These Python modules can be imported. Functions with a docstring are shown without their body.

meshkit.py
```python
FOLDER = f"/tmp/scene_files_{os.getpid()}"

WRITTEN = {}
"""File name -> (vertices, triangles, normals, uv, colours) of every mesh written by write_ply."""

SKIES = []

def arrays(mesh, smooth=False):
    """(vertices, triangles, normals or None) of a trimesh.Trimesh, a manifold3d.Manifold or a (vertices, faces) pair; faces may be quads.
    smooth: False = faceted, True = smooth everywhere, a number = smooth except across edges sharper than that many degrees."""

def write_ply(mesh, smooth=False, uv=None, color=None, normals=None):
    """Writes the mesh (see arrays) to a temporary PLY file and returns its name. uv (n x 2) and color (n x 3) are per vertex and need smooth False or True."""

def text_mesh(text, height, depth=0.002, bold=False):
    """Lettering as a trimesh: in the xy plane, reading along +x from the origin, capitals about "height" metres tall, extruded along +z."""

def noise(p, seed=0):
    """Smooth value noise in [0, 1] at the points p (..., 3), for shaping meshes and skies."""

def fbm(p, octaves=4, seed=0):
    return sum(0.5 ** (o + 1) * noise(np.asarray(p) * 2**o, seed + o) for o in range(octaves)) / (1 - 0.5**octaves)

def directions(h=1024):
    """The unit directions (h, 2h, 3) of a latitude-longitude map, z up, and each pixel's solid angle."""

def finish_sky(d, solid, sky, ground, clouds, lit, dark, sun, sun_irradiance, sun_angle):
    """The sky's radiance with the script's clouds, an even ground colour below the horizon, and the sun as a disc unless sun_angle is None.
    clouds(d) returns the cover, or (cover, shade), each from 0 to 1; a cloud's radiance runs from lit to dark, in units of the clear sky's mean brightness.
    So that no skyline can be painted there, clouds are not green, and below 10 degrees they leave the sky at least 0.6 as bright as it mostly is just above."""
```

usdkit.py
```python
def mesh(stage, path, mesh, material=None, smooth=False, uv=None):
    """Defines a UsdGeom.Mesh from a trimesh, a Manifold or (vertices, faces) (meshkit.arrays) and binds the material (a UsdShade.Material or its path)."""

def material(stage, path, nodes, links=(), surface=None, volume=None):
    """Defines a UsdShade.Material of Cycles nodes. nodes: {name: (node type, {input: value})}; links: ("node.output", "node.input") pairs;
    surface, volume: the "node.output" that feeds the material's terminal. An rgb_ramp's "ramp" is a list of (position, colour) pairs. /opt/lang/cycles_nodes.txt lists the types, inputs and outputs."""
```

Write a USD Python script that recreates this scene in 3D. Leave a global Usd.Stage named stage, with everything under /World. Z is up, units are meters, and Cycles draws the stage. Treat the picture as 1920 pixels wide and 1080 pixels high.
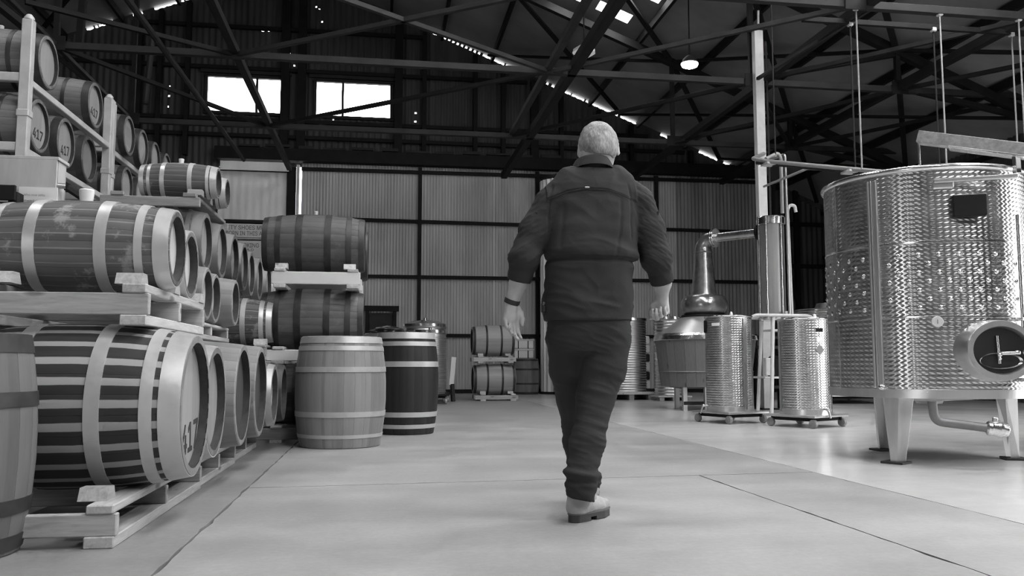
import math, random
import numpy as np, trimesh, usdkit, meshkit
from pxr import Usd, UsdGeom, UsdLux, UsdShade, Gf, Sdf
from shapely.geometry import Polygon, Point, box as sbox
from shapely.ops import unary_union

stage = Usd.Stage.CreateInMemory()
UsdGeom.SetStageUpAxis(stage, 'Z'); UsdGeom.SetStageMetersPerUnit(stage, 1.0)
stage.SetDefaultPrim(UsdGeom.Xform.Define(stage, '/World').GetPrim())
PI = math.pi
# ------------------------------------------------------------------ camera
F_PX, CAM_H = 1600.0, 0.70
PITCH = math.atan(145 / F_PX); YAW = math.atan(246 / F_PX * math.cos(PITCH))
_w = np.array([math.sin(YAW) * math.cos(PITCH), math.cos(YAW) * math.cos(PITCH), math.sin(PITCH)])
_r = np.array([math.cos(YAW), -math.sin(YAW), 0.0]); _u = np.cross(_r, _w)
cam = UsdGeom.Camera.Define(stage, '/World/camera')
cam.CreateHorizontalApertureAttr(36.0); cam.CreateVerticalApertureAttr(20.25)
cam.CreateFocalLengthAttr(36.0 * F_PX / 1920); cam.CreateClippingRangeAttr(Gf.Vec2f(0.05, 500))
_m = np.eye(4); _m[0, :3], _m[1, :3], _m[2, :3], _m[3, :3] = _r, _u, -_w, [0, 0, CAM_H]
cam.AddTransformOp().Set(Gf.Matrix4d(*_m.ravel().tolist()))
EXPOSURE = 0.0
cam.CreateExposureAttr(EXPOSURE)
# ------------------------------------------------------------------ sky and daylight through the openings
dome = UsdLux.DomeLight.Define(stage, '/World/sky'); dome.CreateIntensityAttr(1.3); dome.CreateColorAttr(Gf.Vec3f(1, 1, 1))
def rect_light(name, loc, direction, w, h, power):
    """daylight entering at an opening; the light faces along direction"""
    l = UsdLux.RectLight.Define(stage, '/World/' + name); l.CreateWidthAttr(w); l.CreateHeightAttr(h)
    l.CreateIntensityAttr(power); l.CreateColorAttr(Gf.Vec3f(1, 1, 1))
    z = -np.array(direction, float); z /= np.linalg.norm(z)
    x = np.cross([0, 0, 1.0] if abs(z[2]) < .95 else [0, 1.0, 0], z); x /= np.linalg.norm(x); y = np.cross(z, x)
    m = np.eye(4); m[0, :3], m[1, :3], m[2, :3], m[3, :3] = x, y, z, loc
    l.AddTransformOp().Set(Gf.Matrix4d(*m.ravel().tolist()))
rect_light('front_door_daylight', (-10.6, -6.9, 2.1), (0, 1, 0), 2.8, 4.2, 6.0)
rect_light('side_door_daylight', (11.85, 5.0, 2.1), (-1, 0, 0), 3.6, 4.0, 3.0)
SKYLIGHT_POWER = 38.0

# ------------------------------------------------------------------ picture rays -> points of the place
def ray(px, py): return _w + (px - 960) / F_PX * _r - (py - 540) / F_PX * _u
def at_y(px, py, y): d = ray(px, py); return np.array([0, 0, CAM_H]) + d * y / d[1]
def at_z(px, py, z): d = ray(px, py); return np.array([0, 0, CAM_H]) + d * (z - CAM_H) / d[2]
def at_d(px, py, d): return np.array([0, 0, CAM_H]) + d * ray(px, py)
APEX_X, APEX_Z, SLOPE, EAVE_L, EAVE_R, Y_BACK, Y_FRONT = -2.45, 10.8, .40, -16.0, 11.9, 21.5, -7.0
def roof_z(x): return APEX_Z - SLOPE * abs(x - APEX_X)
def at_roof(px, py):
    d = ray(px, py); t = (APEX_Z + SLOPE * APEX_X - CAM_H) / (d[2] + SLOPE * d[0]); return np.array([0, 0, CAM_H]) + d * t

# ------------------------------------------------------------------ names, things, parts
_used = {}
def path_for(name, parent='/World'):
    k = (parent, name); n = _used.get(k, 0); _used[k] = n + 1
    return f'{parent}/{name}' if n == 0 else f'{parent}/{name}_{n:03d}'
def mat4(loc=(0, 0, 0), R=None):
    m = np.eye(4)
    if R is not None: m[:3, :3] = np.asarray(R)
    m[:3, 3] = loc; return m
def rot(axis, deg): return trimesh.transformations.rotation_matrix(math.radians(deg), axis)[:3, :3]
RX = lambda a: rot([1, 0, 0], a)
RY = lambda a: rot([0, 1, 0], a)
RZ = lambda a: rot([0, 0, 1], a)
def set_xf(x, m): x.AddTransformOp().Set(Gf.Matrix4d(*np.asarray(m).T.ravel().tolist()))
def tag(prim, label=None, cat=None, group=None, kind=None):
    for k, v in (('label', label), ('category', cat), ('group', group), ('kind', kind)):
        if v: prim.SetCustomDataByKey(k, v)
def thing(name, label, cat, loc=(0, 0, 0), R=None, group=None, kind=None):
    x = UsdGeom.Xform.Define(stage, path_for(name)); set_xf(x, mat4(loc, R)); tag(x.GetPrim(), label, cat, group, kind); return str(x.GetPath())
def holder(name, parent):
    return str(UsdGeom.Xform.Define(stage, path_for(name, parent)).GetPath())
def part(parent, name, mesh, mat, smooth=False, label=None, kind=None):
    p = path_for(name, parent); m = usdkit.mesh(stage, p, mesh, mat, smooth=smooth); tag(m.GetPrim(), label, None, None, kind); return p
def structure(name, mesh=None, mat=None, smooth=False):
    p = path_for(name)
    prim = (usdkit.mesh(stage, p, mesh, mat, smooth=smooth) if mesh is not None else UsdGeom.Xform.Define(stage, p)).GetPrim()
    tag(prim, kind='structure'); return p
def copy(src, label, loc, R=None, group=None, name=None):
    base = name or src.rsplit('/', 1)[1].rstrip('0123456789').rstrip('_')
    x = UsdGeom.Xform.Define(stage, path_for(base)); p = x.GetPrim()
    p.GetReferences().AddInternalReference(src); p.SetInstanceable(True); x.ClearXformOpOrder()
    a = x.GetPrim().GetAttribute('xformOp:transform')
    op = UsdGeom.XformOp(a) if a else x.AddTransformOp()
    op.Set(Gf.Matrix4d(*mat4(loc, R).T.ravel().tolist())); x.SetXformOpOrder([op]); tag(p, label, None, group); return str(x.GetPath())

# ------------------------------------------------------------------ shapes
def cat(*ms):
    V, Fa, n = [], [], 0
    for m in ms:
        if m is None: continue
        if isinstance(m, list): m = cat(*m)
        v, f = (m.vertices, m.faces) if hasattr(m, 'faces') else m
        v = np.asarray(v, float); f = np.asarray(f, int)
        if f.shape[1] == 4: f = np.vstack([f[:, [0, 1, 2]], f[:, [0, 2, 3]]])
        V.append(v); Fa.append(f + n); n += len(v)
    return np.vstack(V), np.vstack(Fa)
def xf(m, loc=(0, 0, 0), R=None):
    v, f = m; v = np.asarray(v, float)
    if R is not None: v = v @ np.asarray(R).T
    return v + np.asarray(loc, float), f
def box(c, s, b=None):
    """chamfered box: centre, size, chamfer"""
    s = np.asarray(s, float); b = min(s) * .08 if b is None else b
    h = s / 2; P = []
    for sx in (-1, 1):
        for sy in (-1, 1):
            for sz in (-1, 1):
                q = np.array([sx, sy, sz])
                for k in range(3):
                    e = h - b; e[k] = h[k]; P.append(q * e)
    hull = trimesh.convex.convex_hull(np.array(P)) if b > 1e-6 else trimesh.creation.box(s)
    return np.array(hull.vertices) + np.asarray(c, float), np.array(hull.faces)
_boxcache = {}
def cbox(c, s, b=.004):
    s = np.asarray(s, float); k = tuple(np.round(s, 4)) + (b,)
    if k not in _boxcache: _boxcache[k] = box((0, 0, 0), s, b)
    v, f = _boxcache[k]; return v + np.asarray(c, float), f
def frame_of(d, up=(0, 0, 1)):
    d = np.asarray(d, float); d = d / np.linalg.norm(d)
    x = np.cross(up, d)
    if np.linalg.norm(x) < 1e-3: x = np.cross([0, 1, 0], d)
    x /= np.linalg.norm(x); return x, np.cross(d, x), d
def bar(a, b, w, h, ch=.003):
    """box bar from a to b; w sideways, h in the upright direction"""
    a, b = np.asarray(a, float), np.asarray(b, float); L = np.linalg.norm(b - a); x, y, d = frame_of(b - a)
    return xf(cbox((0, 0, 0), (w, h, L), ch), (a + b) / 2, np.stack([x, y, d], 1))
def tube(pts, r, sides=10, caps=True):
    p = np.asarray(pts, float); n = len(p); r = np.broadcast_to(r, n).astype(float)
    t = np.gradient(p, axis=0); t /= np.linalg.norm(t, axis=1, keepdims=True) + 1e-12
    a = np.zeros_like(p); ref = np.array([0, 0, 1.0]) if abs(t[0][2]) < .9 else np.array([1.0, 0, 0])
    for i in range(n):
        ref = ref - t[i] * (ref @ t[i]); ref /= np.linalg.norm(ref); a[i] = ref
    b = np.cross(t, a); an = np.arange(sides) * 2 * PI / sides
    v = p[:, None] + r[:, None, None] * (np.cos(an)[None, :, None] * a[:, None] + np.sin(an)[None, :, None] * b[:, None])
    v = v.reshape(-1, 3); i, j = np.meshgrid(np.arange(n - 1), np.arange(sides), indexing='ij')
    q = np.stack([i * sides + j, i * sides + (j + 1) % sides, (i + 1) * sides + (j + 1) % sides, (i + 1) * sides + j], -1).reshape(-1, 4)
    f = np.vstack([q[:, [0, 1, 2]], q[:, [0, 2, 3]]])
    if caps:
        k = len(v); v = np.vstack([v, p[0], p[-1]]); j = np.arange(sides); j2 = (j + 1) % sides
        f = np.vstack([f, np.stack([np.full(sides, k), j2, j], 1), np.stack([np.full(sides, k + 1), (n - 1) * sides + j, (n - 1) * sides + j2], 1)])
    return v, f
def bend(pts, r=.05, n=5):
    """polyline with rounded corners"""
    p = [np.asarray(q, float) for q in pts]; out = [p[0]]
    for a, b, c in zip(p, p[1:], p[2:]):
        u, w = a - b, c - b; rr = min(r, .45 * np.linalg.norm(u), .45 * np.linalg.norm(w)); u = b + u / np.linalg.norm(u) * rr; w = b + w / np.linalg.norm(w) * rr
        for t in np.linspace(0, 1, n): out.append((1 - t) ** 2 * u + 2 * t * (1 - t) * b + t * t * w)
    out.append(p[-1]); return np.array(out)
def lathe(prof, n=48, a0=0., a1=2 * PI, closed_prof=False):
    """profile of (r, z), outside first going up; closed ring in angle unless an arc"""
    prof = np.asarray(prof, float); full = abs(a1 - a0 - 2 * PI) < 1e-6
    an = np.linspace(a0, a1, n + (0 if full else 1), endpoint=not full); m = len(prof); k = len(an)
    v = np.stack([prof[None, :, 0] * np.cos(an)[:, None], prof[None, :, 0] * np.sin(an)[:, None], np.broadcast_to(prof[None, :, 1], (k, m))], -1).reshape(-1, 3)
    i, j = np.meshgrid(np.arange(k if full else k - 1), np.arange(m if closed_prof else m - 1), indexing='ij'); i2 = (i + 1) % k; j2 = (j + 1) % m
    q = np.stack([i * m + j, i2 * m + j, i2 * m + j2, i * m + j2], -1).reshape(-1, 4)
    return v, np.vstack([q[:, [0, 1, 2]], q[:, [0, 2, 3]]])
def prism(poly, depth):
    """shapely polygon in xy extruded along z"""
    gs = getattr(poly, 'geoms', [poly]); return cat(*[(lambda t: (np.array(t.vertices), np.array(t.faces)))(trimesh.creation.extrude_polygon(g, depth, engine='earcut')) for g in gs])
def sphere(c, r, n=2):
    s = trimesh.creation.icosphere(n, 1.0); return np.array(s.vertices) * np.asarray(r, float) + np.asarray(c, float), np.array(s.faces)
def text(s, h, depth=.002, bold=False):
    t = meshkit.text_mesh(s, h, depth, bold); return np.array(t.vertices), np.array(t.faces)
def corrugated(x0, x1, zlo, zhi, pitch=.076, amp=.009, seg=6, holes=()):
    """upright corrugated sheet in the xz plane (y = depth). zlo, zhi: functions of x. holes: (x0, x1, z0, z1)"""
    n = max(2, int(round((x1 - x0) / pitch * seg))); xs = np.linspace(x0, x1, n + 1)
    ys = amp * np.sin(2 * PI * xs / pitch); V, Q = [], []
    for i in range(n):
        xa, xb = xs[i], xs[i + 1]; xm = (xa + xb) / 2
        cuts = sorted([(h[2], h[3]) for h in holes if h[0] <= xm <= h[1]]); lo = [zlo(xa), zlo(xb)]; segs = []
        for a, b in cuts: segs.append((lo, [a, a])); lo = [b, b]
        segs.append((lo, [zhi(xa), zhi(xb)]))
        for l, h in segs:
            k = len(V); V += [(xa, ys[i], l[0]), (xb, ys[i + 1], l[1]), (xb, ys[i + 1], h[1]), (xa, ys[i], h[0])]; Q.append((k, k + 1, k + 2, k + 3))
    return cat((np.array(V), np.array(Q)))

# ------------------------------------------------------------------ materials (procedural)
_looks = {}
def mk(name, nodes, links, surface='p.BSDF'):
    if name not in _looks: _looks[name] = usdkit.material(stage, '/World/Looks/' + name, nodes, links, surface=surface)
    return _looks[name]
g3 = lambda v: (v, v, v)
def plain(name, col, rough=.6, metal=0., var=.15, scale=4., bump=0., bscale=60., stretch=(1, 1, 1), detail=4., spec=.5, rvar=0.):
    nodes = {'tc': ('texture_coordinate', {}), 'mp': ('mapping', {'scale': stretch}), 'n': ('noise_texture', {'scale': scale, 'detail': detail, 'roughness': .6}),
             'r': ('rgb_ramp', {'ramp': [(.25, g3(col * (1 - var))), (.75, g3(min(1, col * (1 + var))))]}),
             'p': ('principled_bsdf', {'roughness': rough, 'metallic': metal, 'specular_ior_level': spec})}
    links = [('tc.object', 'mp.vector'), ('mp.vector', 'n.vector'), ('n.fac', 'r.fac'), ('r.color', 'p.base_color')]
    if rvar:
        nodes['rm'] = ('map_range', {'from_min': .3, 'from_max': .7, 'to_min': rough - rvar, 'to_max': rough + rvar}); links += [('n.fac', 'rm.value'), ('rm.result', 'p.roughness')]
    if bump:
        nodes['b'] = ('noise_texture', {'scale': bscale, 'detail': 3.}); nodes['bp'] = ('bump', {'strength': bump, 'distance': .004})
        links += [('mp.vector', 'b.vector'), ('b.fac', 'bp.height'), ('bp.normal', 'p.normal')]
    return mk(name, nodes, links)
def timber(name, col, var=.25, rough=.65, along=(1, 0, 0)):
    """sawn timber, grain along one axis, every piece its own tone, a few knots"""
    sc = tuple(1.2 if a else 14. for a in along)
    nodes = {'tc': ('texture_coordinate', {}), 'oi': ('object_info', {}), 'mp': ('mapping', {'scale': sc}),
             'n': ('noise_texture', {'scale': 3., 'detail': 5., 'roughness': .65, 'distortion': .6}), 'r': ('rgb_ramp', {'ramp': [(.3, g3(col * (1 - var))), (.7, g3(col * (1 + var)))]}),
             'rt': ('map_range', {'to_min': .82, 'to_max': 1.12}), 'ml': ('mix', {'mix_type': 'multiply', 'fac': 1.}), 'cc': ('combine_color', {}),
             'vo': ('voronoi_texture', {'scale': 5.}), 'k': ('rgb_ramp', {'ramp': [(.0, g3(.35)), (.09, g3(.5)), (.16, g3(1.)), (1., g3(1.))]}), 'm2': ('mix', {'mix_type': 'multiply', 'fac': 1.}),
             'kp': ('mapping', {'scale': tuple(.55 if a else 1.6 for a in along)}),
             'bp': ('bump', {'strength': .25, 'distance': .003}), 'p': ('principled_bsdf', {'roughness': rough, 'specular_ior_level': .3})}
    links = [('tc.object', 'mp.vector'), ('mp.vector', 'n.vector'), ('n.fac', 'r.fac'), ('oi.random', 'rt.value'), ('rt.result', 'cc.r'), ('rt.result', 'cc.g'), ('rt.result', 'cc.b'),
             ('r.color', 'ml.color1'), ('cc.color', 'ml.color2'), ('tc.object', 'kp.vector'), ('kp.vector', 'vo.vector'), ('vo.distance', 'k.fac'), ('ml.color', 'm2.color1'), ('k.color', 'm2.color2'),
             ('m2.color', 'p.base_color'), ('n.fac', 'bp.height'), ('bp.normal', 'p.normal')]
    return mk(name, nodes, links)
def staves_mat(name, dark, light, nst=24, stripe=0., patch=.0, rough=.55, seed=0., edge=.0, head=False):
    """oak staves: object z is the barrel's axis; each stave its own tone, long grain, water stains. stripe: pale bare wood along the stave edges between dark painted faces.
    patch: pale scuffs; edge: thin pale joint lines"""
    N = {'tc': ('texture_coordinate', {}), 'xyz': ('separate_xyz', {}), 'at': ('math', {'math_type': 'arctan2'}), 'sc': ('math', {'math_type': 'multiply_add', 'value2': nst / (2 * PI), 'value3': .5 + 100}),
         'fl': ('math', {'math_type': 'floor'}), 'fr': ('math', {'math_type': 'fraction'}), 'oi': ('object_info', {}), 'of': ('math', {'math_type': 'multiply_add', 'value2': 37., 'value3': seed}),
         'ad': ('math', {'math_type': 'add'}), 'wn': ('white_noise_texture', {'dimensions': '1D'}), 'mp': ('mapping', {'scale': (26, 26, 2.2)}),
         'n': ('noise_texture', {'scale': 1., 'detail': 5., 'roughness': .65}), 'n2': ('noise_texture', {'scale': 3.2, 'detail': 3.}),
         'mx': ('math', {'math_type': 'multiply_add', 'value2': .42}), 'm3': ('math', {'math_type': 'multiply_add', 'value2': .40}), 'm4': ('math', {'math_type': 'multiply', 'value2': .24}),
         'r': ('rgb_ramp', {'ramp': [(.2, g3(dark)), (.85, g3(light))]}), 'bp': ('bump', {'strength': .3, 'distance': .003}),
         'p': ('principled_bsdf', {'roughness': rough, 'specular_ior_level': .4})}
    L = [('tc.object', 'xyz.vector'), ('oi.random', 'of.value1'), ('of.value', 'ad.value2'), ('ad.value', 'wn.w'),
         ('tc.object', 'mp.vector'), ('mp.vector', 'n.vector'), ('tc.object', 'n2.vector'), ('n2.fac', 'm4.value1'), ('n.fac', 'm3.value1'), ('m4.value', 'm3.value3'),
         ('wn.value', 'mx.value1'), ('m3.value', 'mx.value3'), ('mx.value', 'r.fac'), ('n.fac', 'bp.height'), ('bp.normal', 'p.normal')]
    if head:                                                                     # boards of a head: stripes across local x, i.e. upright when the barrel lies
        N['sc'] = ('math', {'math_type': 'multiply_add', 'value2': 9., 'value3': 100.}); N['mp'] = ('mapping', {'scale': (2.5, 30, 1)})
        L += [('xyz.y', 'sc.value1')]
    else: L += [('xyz.y', 'at.value1'), ('xyz.x', 'at.value2'), ('at.value', 'sc.value1')]
    L += [('sc.value', 'fl.value1'), ('sc.value', 'fr.value1'), ('fl.value', 'ad.value1')]
    col = 'r.color'
    if stripe or edge:
        N['df'] = ('math', {'math_type': 'subtract', 'value2': .5}); N['ab'] = ('math', {'math_type': 'absolute'}); N['nz'] = ('math', {'math_type': 'multiply_add', 'value2': .16})
        w = stripe or edge; N['ss'] = ('map_range', {'range_type': 'smoothstep', 'from_min': .58 - w, 'from_max': .60 - w + (.015 if stripe else .03)})
        N['lt'] = ('color', {'value': g3(light * (1. if stripe else 1.5))}); N['mst'] = ('mix', {})
        L += [('fr.value', 'df.value1'), ('df.value', 'ab.value1'), ('n.fac', 'nz.value1'), ('ab.value', 'nz.value3'), ('nz.value', 'ss.value'), ('ss.result', 'mst.fac'), (col, 'mst.color1'), ('lt.color', 'mst.color2')]
        if stripe:
            N['dk'] = ('rgb_ramp', {'ramp': [(.2, g3(dark * .8)), (.9, g3(dark * 1.5))]}); L = [l for l in L if l != (col, 'mst.color1')] + [('mx.value', 'dk.fac'), ('dk.color', 'mst.color1'), ]
        col = 'mst.color'
    if patch:
        N['n5'] = ('noise_texture', {'scale': 5., 'detail': 5., 'roughness': .7}); N['r5'] = ('rgb_ramp', {'ramp': [(.56, g3(0)), (.63, g3(patch))]}); N['c5'] = ('color', {'value': g3(min(.8, light * 2.))}); N['mp5'] = ('mix', {})
        L += [('tc.object', 'n5.vector'), ('n5.fac', 'r5.fac'), ('r5.color', 'mp5.fac'), (col, 'mp5.color1'), ('c5.color', 'mp5.color2')]; col = 'mp5.color'
    L.append((col, 'p.base_color'))
    return mk(name, N, L)
def dimpled(name, circ, rows, base=.72, rough=.22, strength=.8):
    """stainless jacket with pressed rope-like rows; object z is the tank's axis"""
    N = {'tc': ('texture_coordinate', {}), 'xyz': ('separate_xyz', {}), 'at': ('math', {'math_type': 'arctan2'}), 'u': ('math', {'math_type': 'multiply', 'value2': float(circ)}), 'v': ('math', {'math_type': 'multiply', 'value2': rows * 2 * PI}),
         'sv': ('math', {'math_type': 'sine'}), 'u2': ('math', {'math_type': 'multiply_add', 'value2': 1.5}), 'su': ('math', {'math_type': 'sine'}), 'h': ('math', {'math_type': 'multiply_add', 'value2': .8}),
         'n': ('noise_texture', {'scale': 6., 'detail': 3.}), 'rr': ('map_range', {'to_min': rough - .06, 'to_max': rough + .1}), 'rc': ('rgb_ramp', {'ramp': [(.3, g3(base * .9)), (.7, g3(base))]}),
         'bp': ('bump', {'strength': strength, 'distance': .004}), 'p': ('principled_bsdf', {'metallic': 1., 'roughness': rough})}
    L = [('tc.object', 'xyz.vector'), ('xyz.y', 'at.value1'), ('xyz.x', 'at.value2'), ('at.value', 'u.value1'), ('xyz.z', 'v.value1'), ('v.value', 'sv.value1'), ('sv.value', 'u2.value1'), ('u.value', 'u2.value3'),
         ('u2.value', 'su.value1'), ('su.value', 'h.value1'), ('sv.value', 'h.value3'), ('h.value', 'bp.height'), ('bp.normal', 'p.normal'), ('tc.object', 'n.vector'), ('n.fac', 'rr.value'), ('rr.result', 'p.roughness'), ('n.fac', 'rc.fac'), ('rc.color', 'p.base_color')]
    return mk(name, N, L)
def concrete(name, a, b, rough, scale=1.1, fine=.06):
    N = {'ge': ('texture_coordinate', {}), 'n': ('noise_texture', {'scale': scale, 'detail': 6., 'roughness': .62}), 'r': ('rgb_ramp', {'ramp': [(.3, g3(a)), (.7, g3(b))]}),
         'f': ('noise_texture', {'scale': 32., 'detail': 6., 'roughness': .7}), 'fr': ('rgb_ramp', {'ramp': [(.2, g3(1 - 2 * fine)), (.8, g3(1 + fine))]}), 'm': ('mix', {'mix_type': 'multiply', 'fac': 1.}),
         'mp': ('mapping', {'scale': (1., 6., 1.)}), 's': ('noise_texture', {'scale': .55, 'detail': 5.}), 'sr': ('rgb_ramp', {'ramp': [(.3, g3(.89)), (.7, g3(1.05))]}), 'm2': ('mix', {'mix_type': 'multiply', 'fac': 1.}),
         'w': ('noise_texture', {'scale': 7., 'detail': 3.}), 'wr': ('rgb_ramp', {'ramp': [(.19, g3(.72)), (.25, g3(1.))]}), 'm3': ('mix', {'mix_type': 'multiply', 'fac': 1.}),
         'rr': ('map_range', {'to_min': rough - .12, 'to_max': rough + .12}), 'bp': ('bump', {'strength': .12, 'distance': .002}), 'p': ('principled_bsdf', {'specular_ior_level': .5})}
    L = [('ge.object', 'n.vector'), ('n.fac', 'r.fac'), ('ge.object', 'f.vector'), ('f.fac', 'fr.fac'), ('r.color', 'm.color1'), ('fr.color', 'm.color2'), ('ge.object', 'mp.vector'), ('mp.vector', 's.vector'), ('s.fac', 'sr.fac'),
         ('m.color', 'm2.color1'), ('sr.color', 'm2.color2'), ('ge.object', 'w.vector'), ('w.fac', 'wr.fac'), ('m2.color', 'm3.color1'), ('wr.color', 'm3.color2'), ('m3.color', 'p.base_color'), ('n.fac', 'rr.value'), ('rr.result', 'p.roughness'), ('f.fac', 'bp.height'), ('bp.normal', 'p.normal')]
    return mk(name, N, L)
def emitter(name, s): return mk(name, {'e': ('emission', {'color': g3(1), 'strength': s})}, [], 'e.emission')

M_SLABDARK = concrete('dark_concrete_floor', .21, .31, .5, 1.4, .09); M_SLAB = concrete('concrete_floor', .275, .39, .42, 1.3, .09); M_EPOXY = concrete('painted_floor', .50, .56, .24, .5, .02); M_JOINT = plain('joint_filler', .05, .9)  # the leftmost slab gets a darker tone of the concrete
M_WALLUP = plain('dark_sheet', .05, .7, 0, .35, 1.2, stretch=(3, 1, .5)); M_WALLIN = plain('galvanised_sheet', .44, .5, .2, .22, .8, stretch=(3, 1, .4)); M_WALLPALE = plain('pale_sheet', .86, .6, 0, .12, 1.5, stretch=(2, 1, .5))
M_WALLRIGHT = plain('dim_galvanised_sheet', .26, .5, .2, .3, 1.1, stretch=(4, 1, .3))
M_STEELDARK = plain('dark_painted_steel', .010, .7, 0, .35, 5, spec=.2); M_STEELMID = plain('weathered_steel', .022, .65, 0, .4, 3, spec=.25); M_PIPE = plain('dull_pipe', .34, .4, .3, .15, 6); M_STEELPALE = plain('pale_painted_steel', .55, .45, 0, .12, 6)
M_ROOF = plain('roof_sheet', .20, .75, 0, .3, .8); M_RACK = plain('rack_paint', .46, .42, 0, .14, 9)
M_HOOP = plain('galvanised_hoop', .40, .42, .55, .10, 5, rvar=.1); M_HOOPDARK = plain('black_iron_hoop', .035, .5, .15, .5, 9); M_HOOPBRIGHT = plain('bright_hoop', .54, .38, .4, .09, 5, rvar=.08)
M_STEEL = plain('stainless_steel', .72, .2, 1., .06, 8, rvar=.05); M_STEELSAT = plain('satin_stainless', .62, .36, 1., .1, 10, stretch=(1, 1, .2))
M_BLACK = plain('black_rubber', .02, .6, 0, .2, 9); M_WHITE = plain('white_plastic', .75, .4, 0, .04, 5); M_INK = plain('black_ink', .03, .8, 0, .1, 5); M_PAPER = plain('paper', .78, .8, 0, .03, 5)
M_PLY = plain('plywood', .42, .65, 0, .22, 3., stretch=(3, 3, .6), detail=6)
# ================================================================== the setting
rng = np.random.default_rng(7)
def jag(poly, amp=.006, step=.12, seed=0):
    """a slab outline whose edges wander a little, as sawn and chipped concrete does"""
    r = np.random.default_rng(seed); c = np.array(poly.exterior.coords); out = []
    for a, b in zip(c[:-1], c[1:]):
        L = np.linalg.norm(b - a); n = max(1, int(L / step)); nrm = np.array([-(b - a)[1], (b - a)[0]]) / L
        for i in range(n): out.append(a + (b - a) * i / n + (nrm * r.normal(0, amp) * .6 if i else 0))
    return Polygon(out).buffer(0)
floor = structure('floor')
T0, T1 = 5.145, 5.34                                     # the cross joint runs slightly askew
yj = lambda x: T0 + (x + .743) / 3.587 * (T1 - T0)
G = .006
slabs = [Polygon([(-16, -7), (-.745 - G, -7), (-.745 - G, 21.5), (-16, 21.5)]), Polygon([(-.745 + G, -7), (2.02 - G, -7), (2.02 - G, yj(2.02) - G), (-.745 + G, yj(-.745) - G)]),
         Polygon([(2.02 + G, -7), (2.82, -7), (2.82, yj(2.82) - G), (2.02 + G, yj(2.02) - G)]), Polygon([(-.745 + G, yj(-.745) + G), (2.82, yj(2.82) + G), (2.82, 21.5), (-.745 + G, 21.5)])]
for i, s in enumerate(slabs): part(floor, 'slab', xf(prism(jag(s, .005, .1, i), .12), (0, 0, -.12)), M_SLABDARK if i == 0 else M_SLAB)
part(floor, 'painted_slab', xf(prism(jag(Polygon([(2.823, -7), (11.9, -7), (11.9, 21.5), (2.823, 21.5)]), .002, .3, 9), .121), (0, 0, -.12)), M_EPOXY, label='pale glossy painted floor on the tank side')
part(floor, 'subfloor', cbox((-2, 7.2, -.07), (28.2, 28.8, .08), 0), M_JOINT)

# ---- rear wall
wx = lambda px: at_y(px, 500, Y_BACK)[0]
wz = lambda px, py: at_y(px, py, Y_BACK)[2]
WIN = [(wx(368) - .02, wx(520) + .06, wz(440, 216), wz(440, 142)), (wx(577) - .02, wx(731) + .06, wz(650, 223), wz(650, 149))]
WIN = [(-4.36, -2.46, 6.92, 7.86), (-1.73, .18, 6.92, 7.86)]
pins = [(318, 162), (317, 180), (316, 200), (315, 217), (493, 58), (504, 58), (593, 13), (599, 17), (604, 41), (543, 101), (552, 123), (562, 121), (745, 220), (779, 212), (779, 228), (602, 242), (625, 225)]
holes = [tuple(w) for w in WIN]
for px, py in pins:
    p = at_y(px, py, Y_BACK); s = .022 if (px, py) not in ((599, 17), (562, 121), (625, 225)) else .012
    holes.append((p[0] - s, p[0] + s, p[2] - s, p[2] + s))
wall = structure('wall_back')
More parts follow.
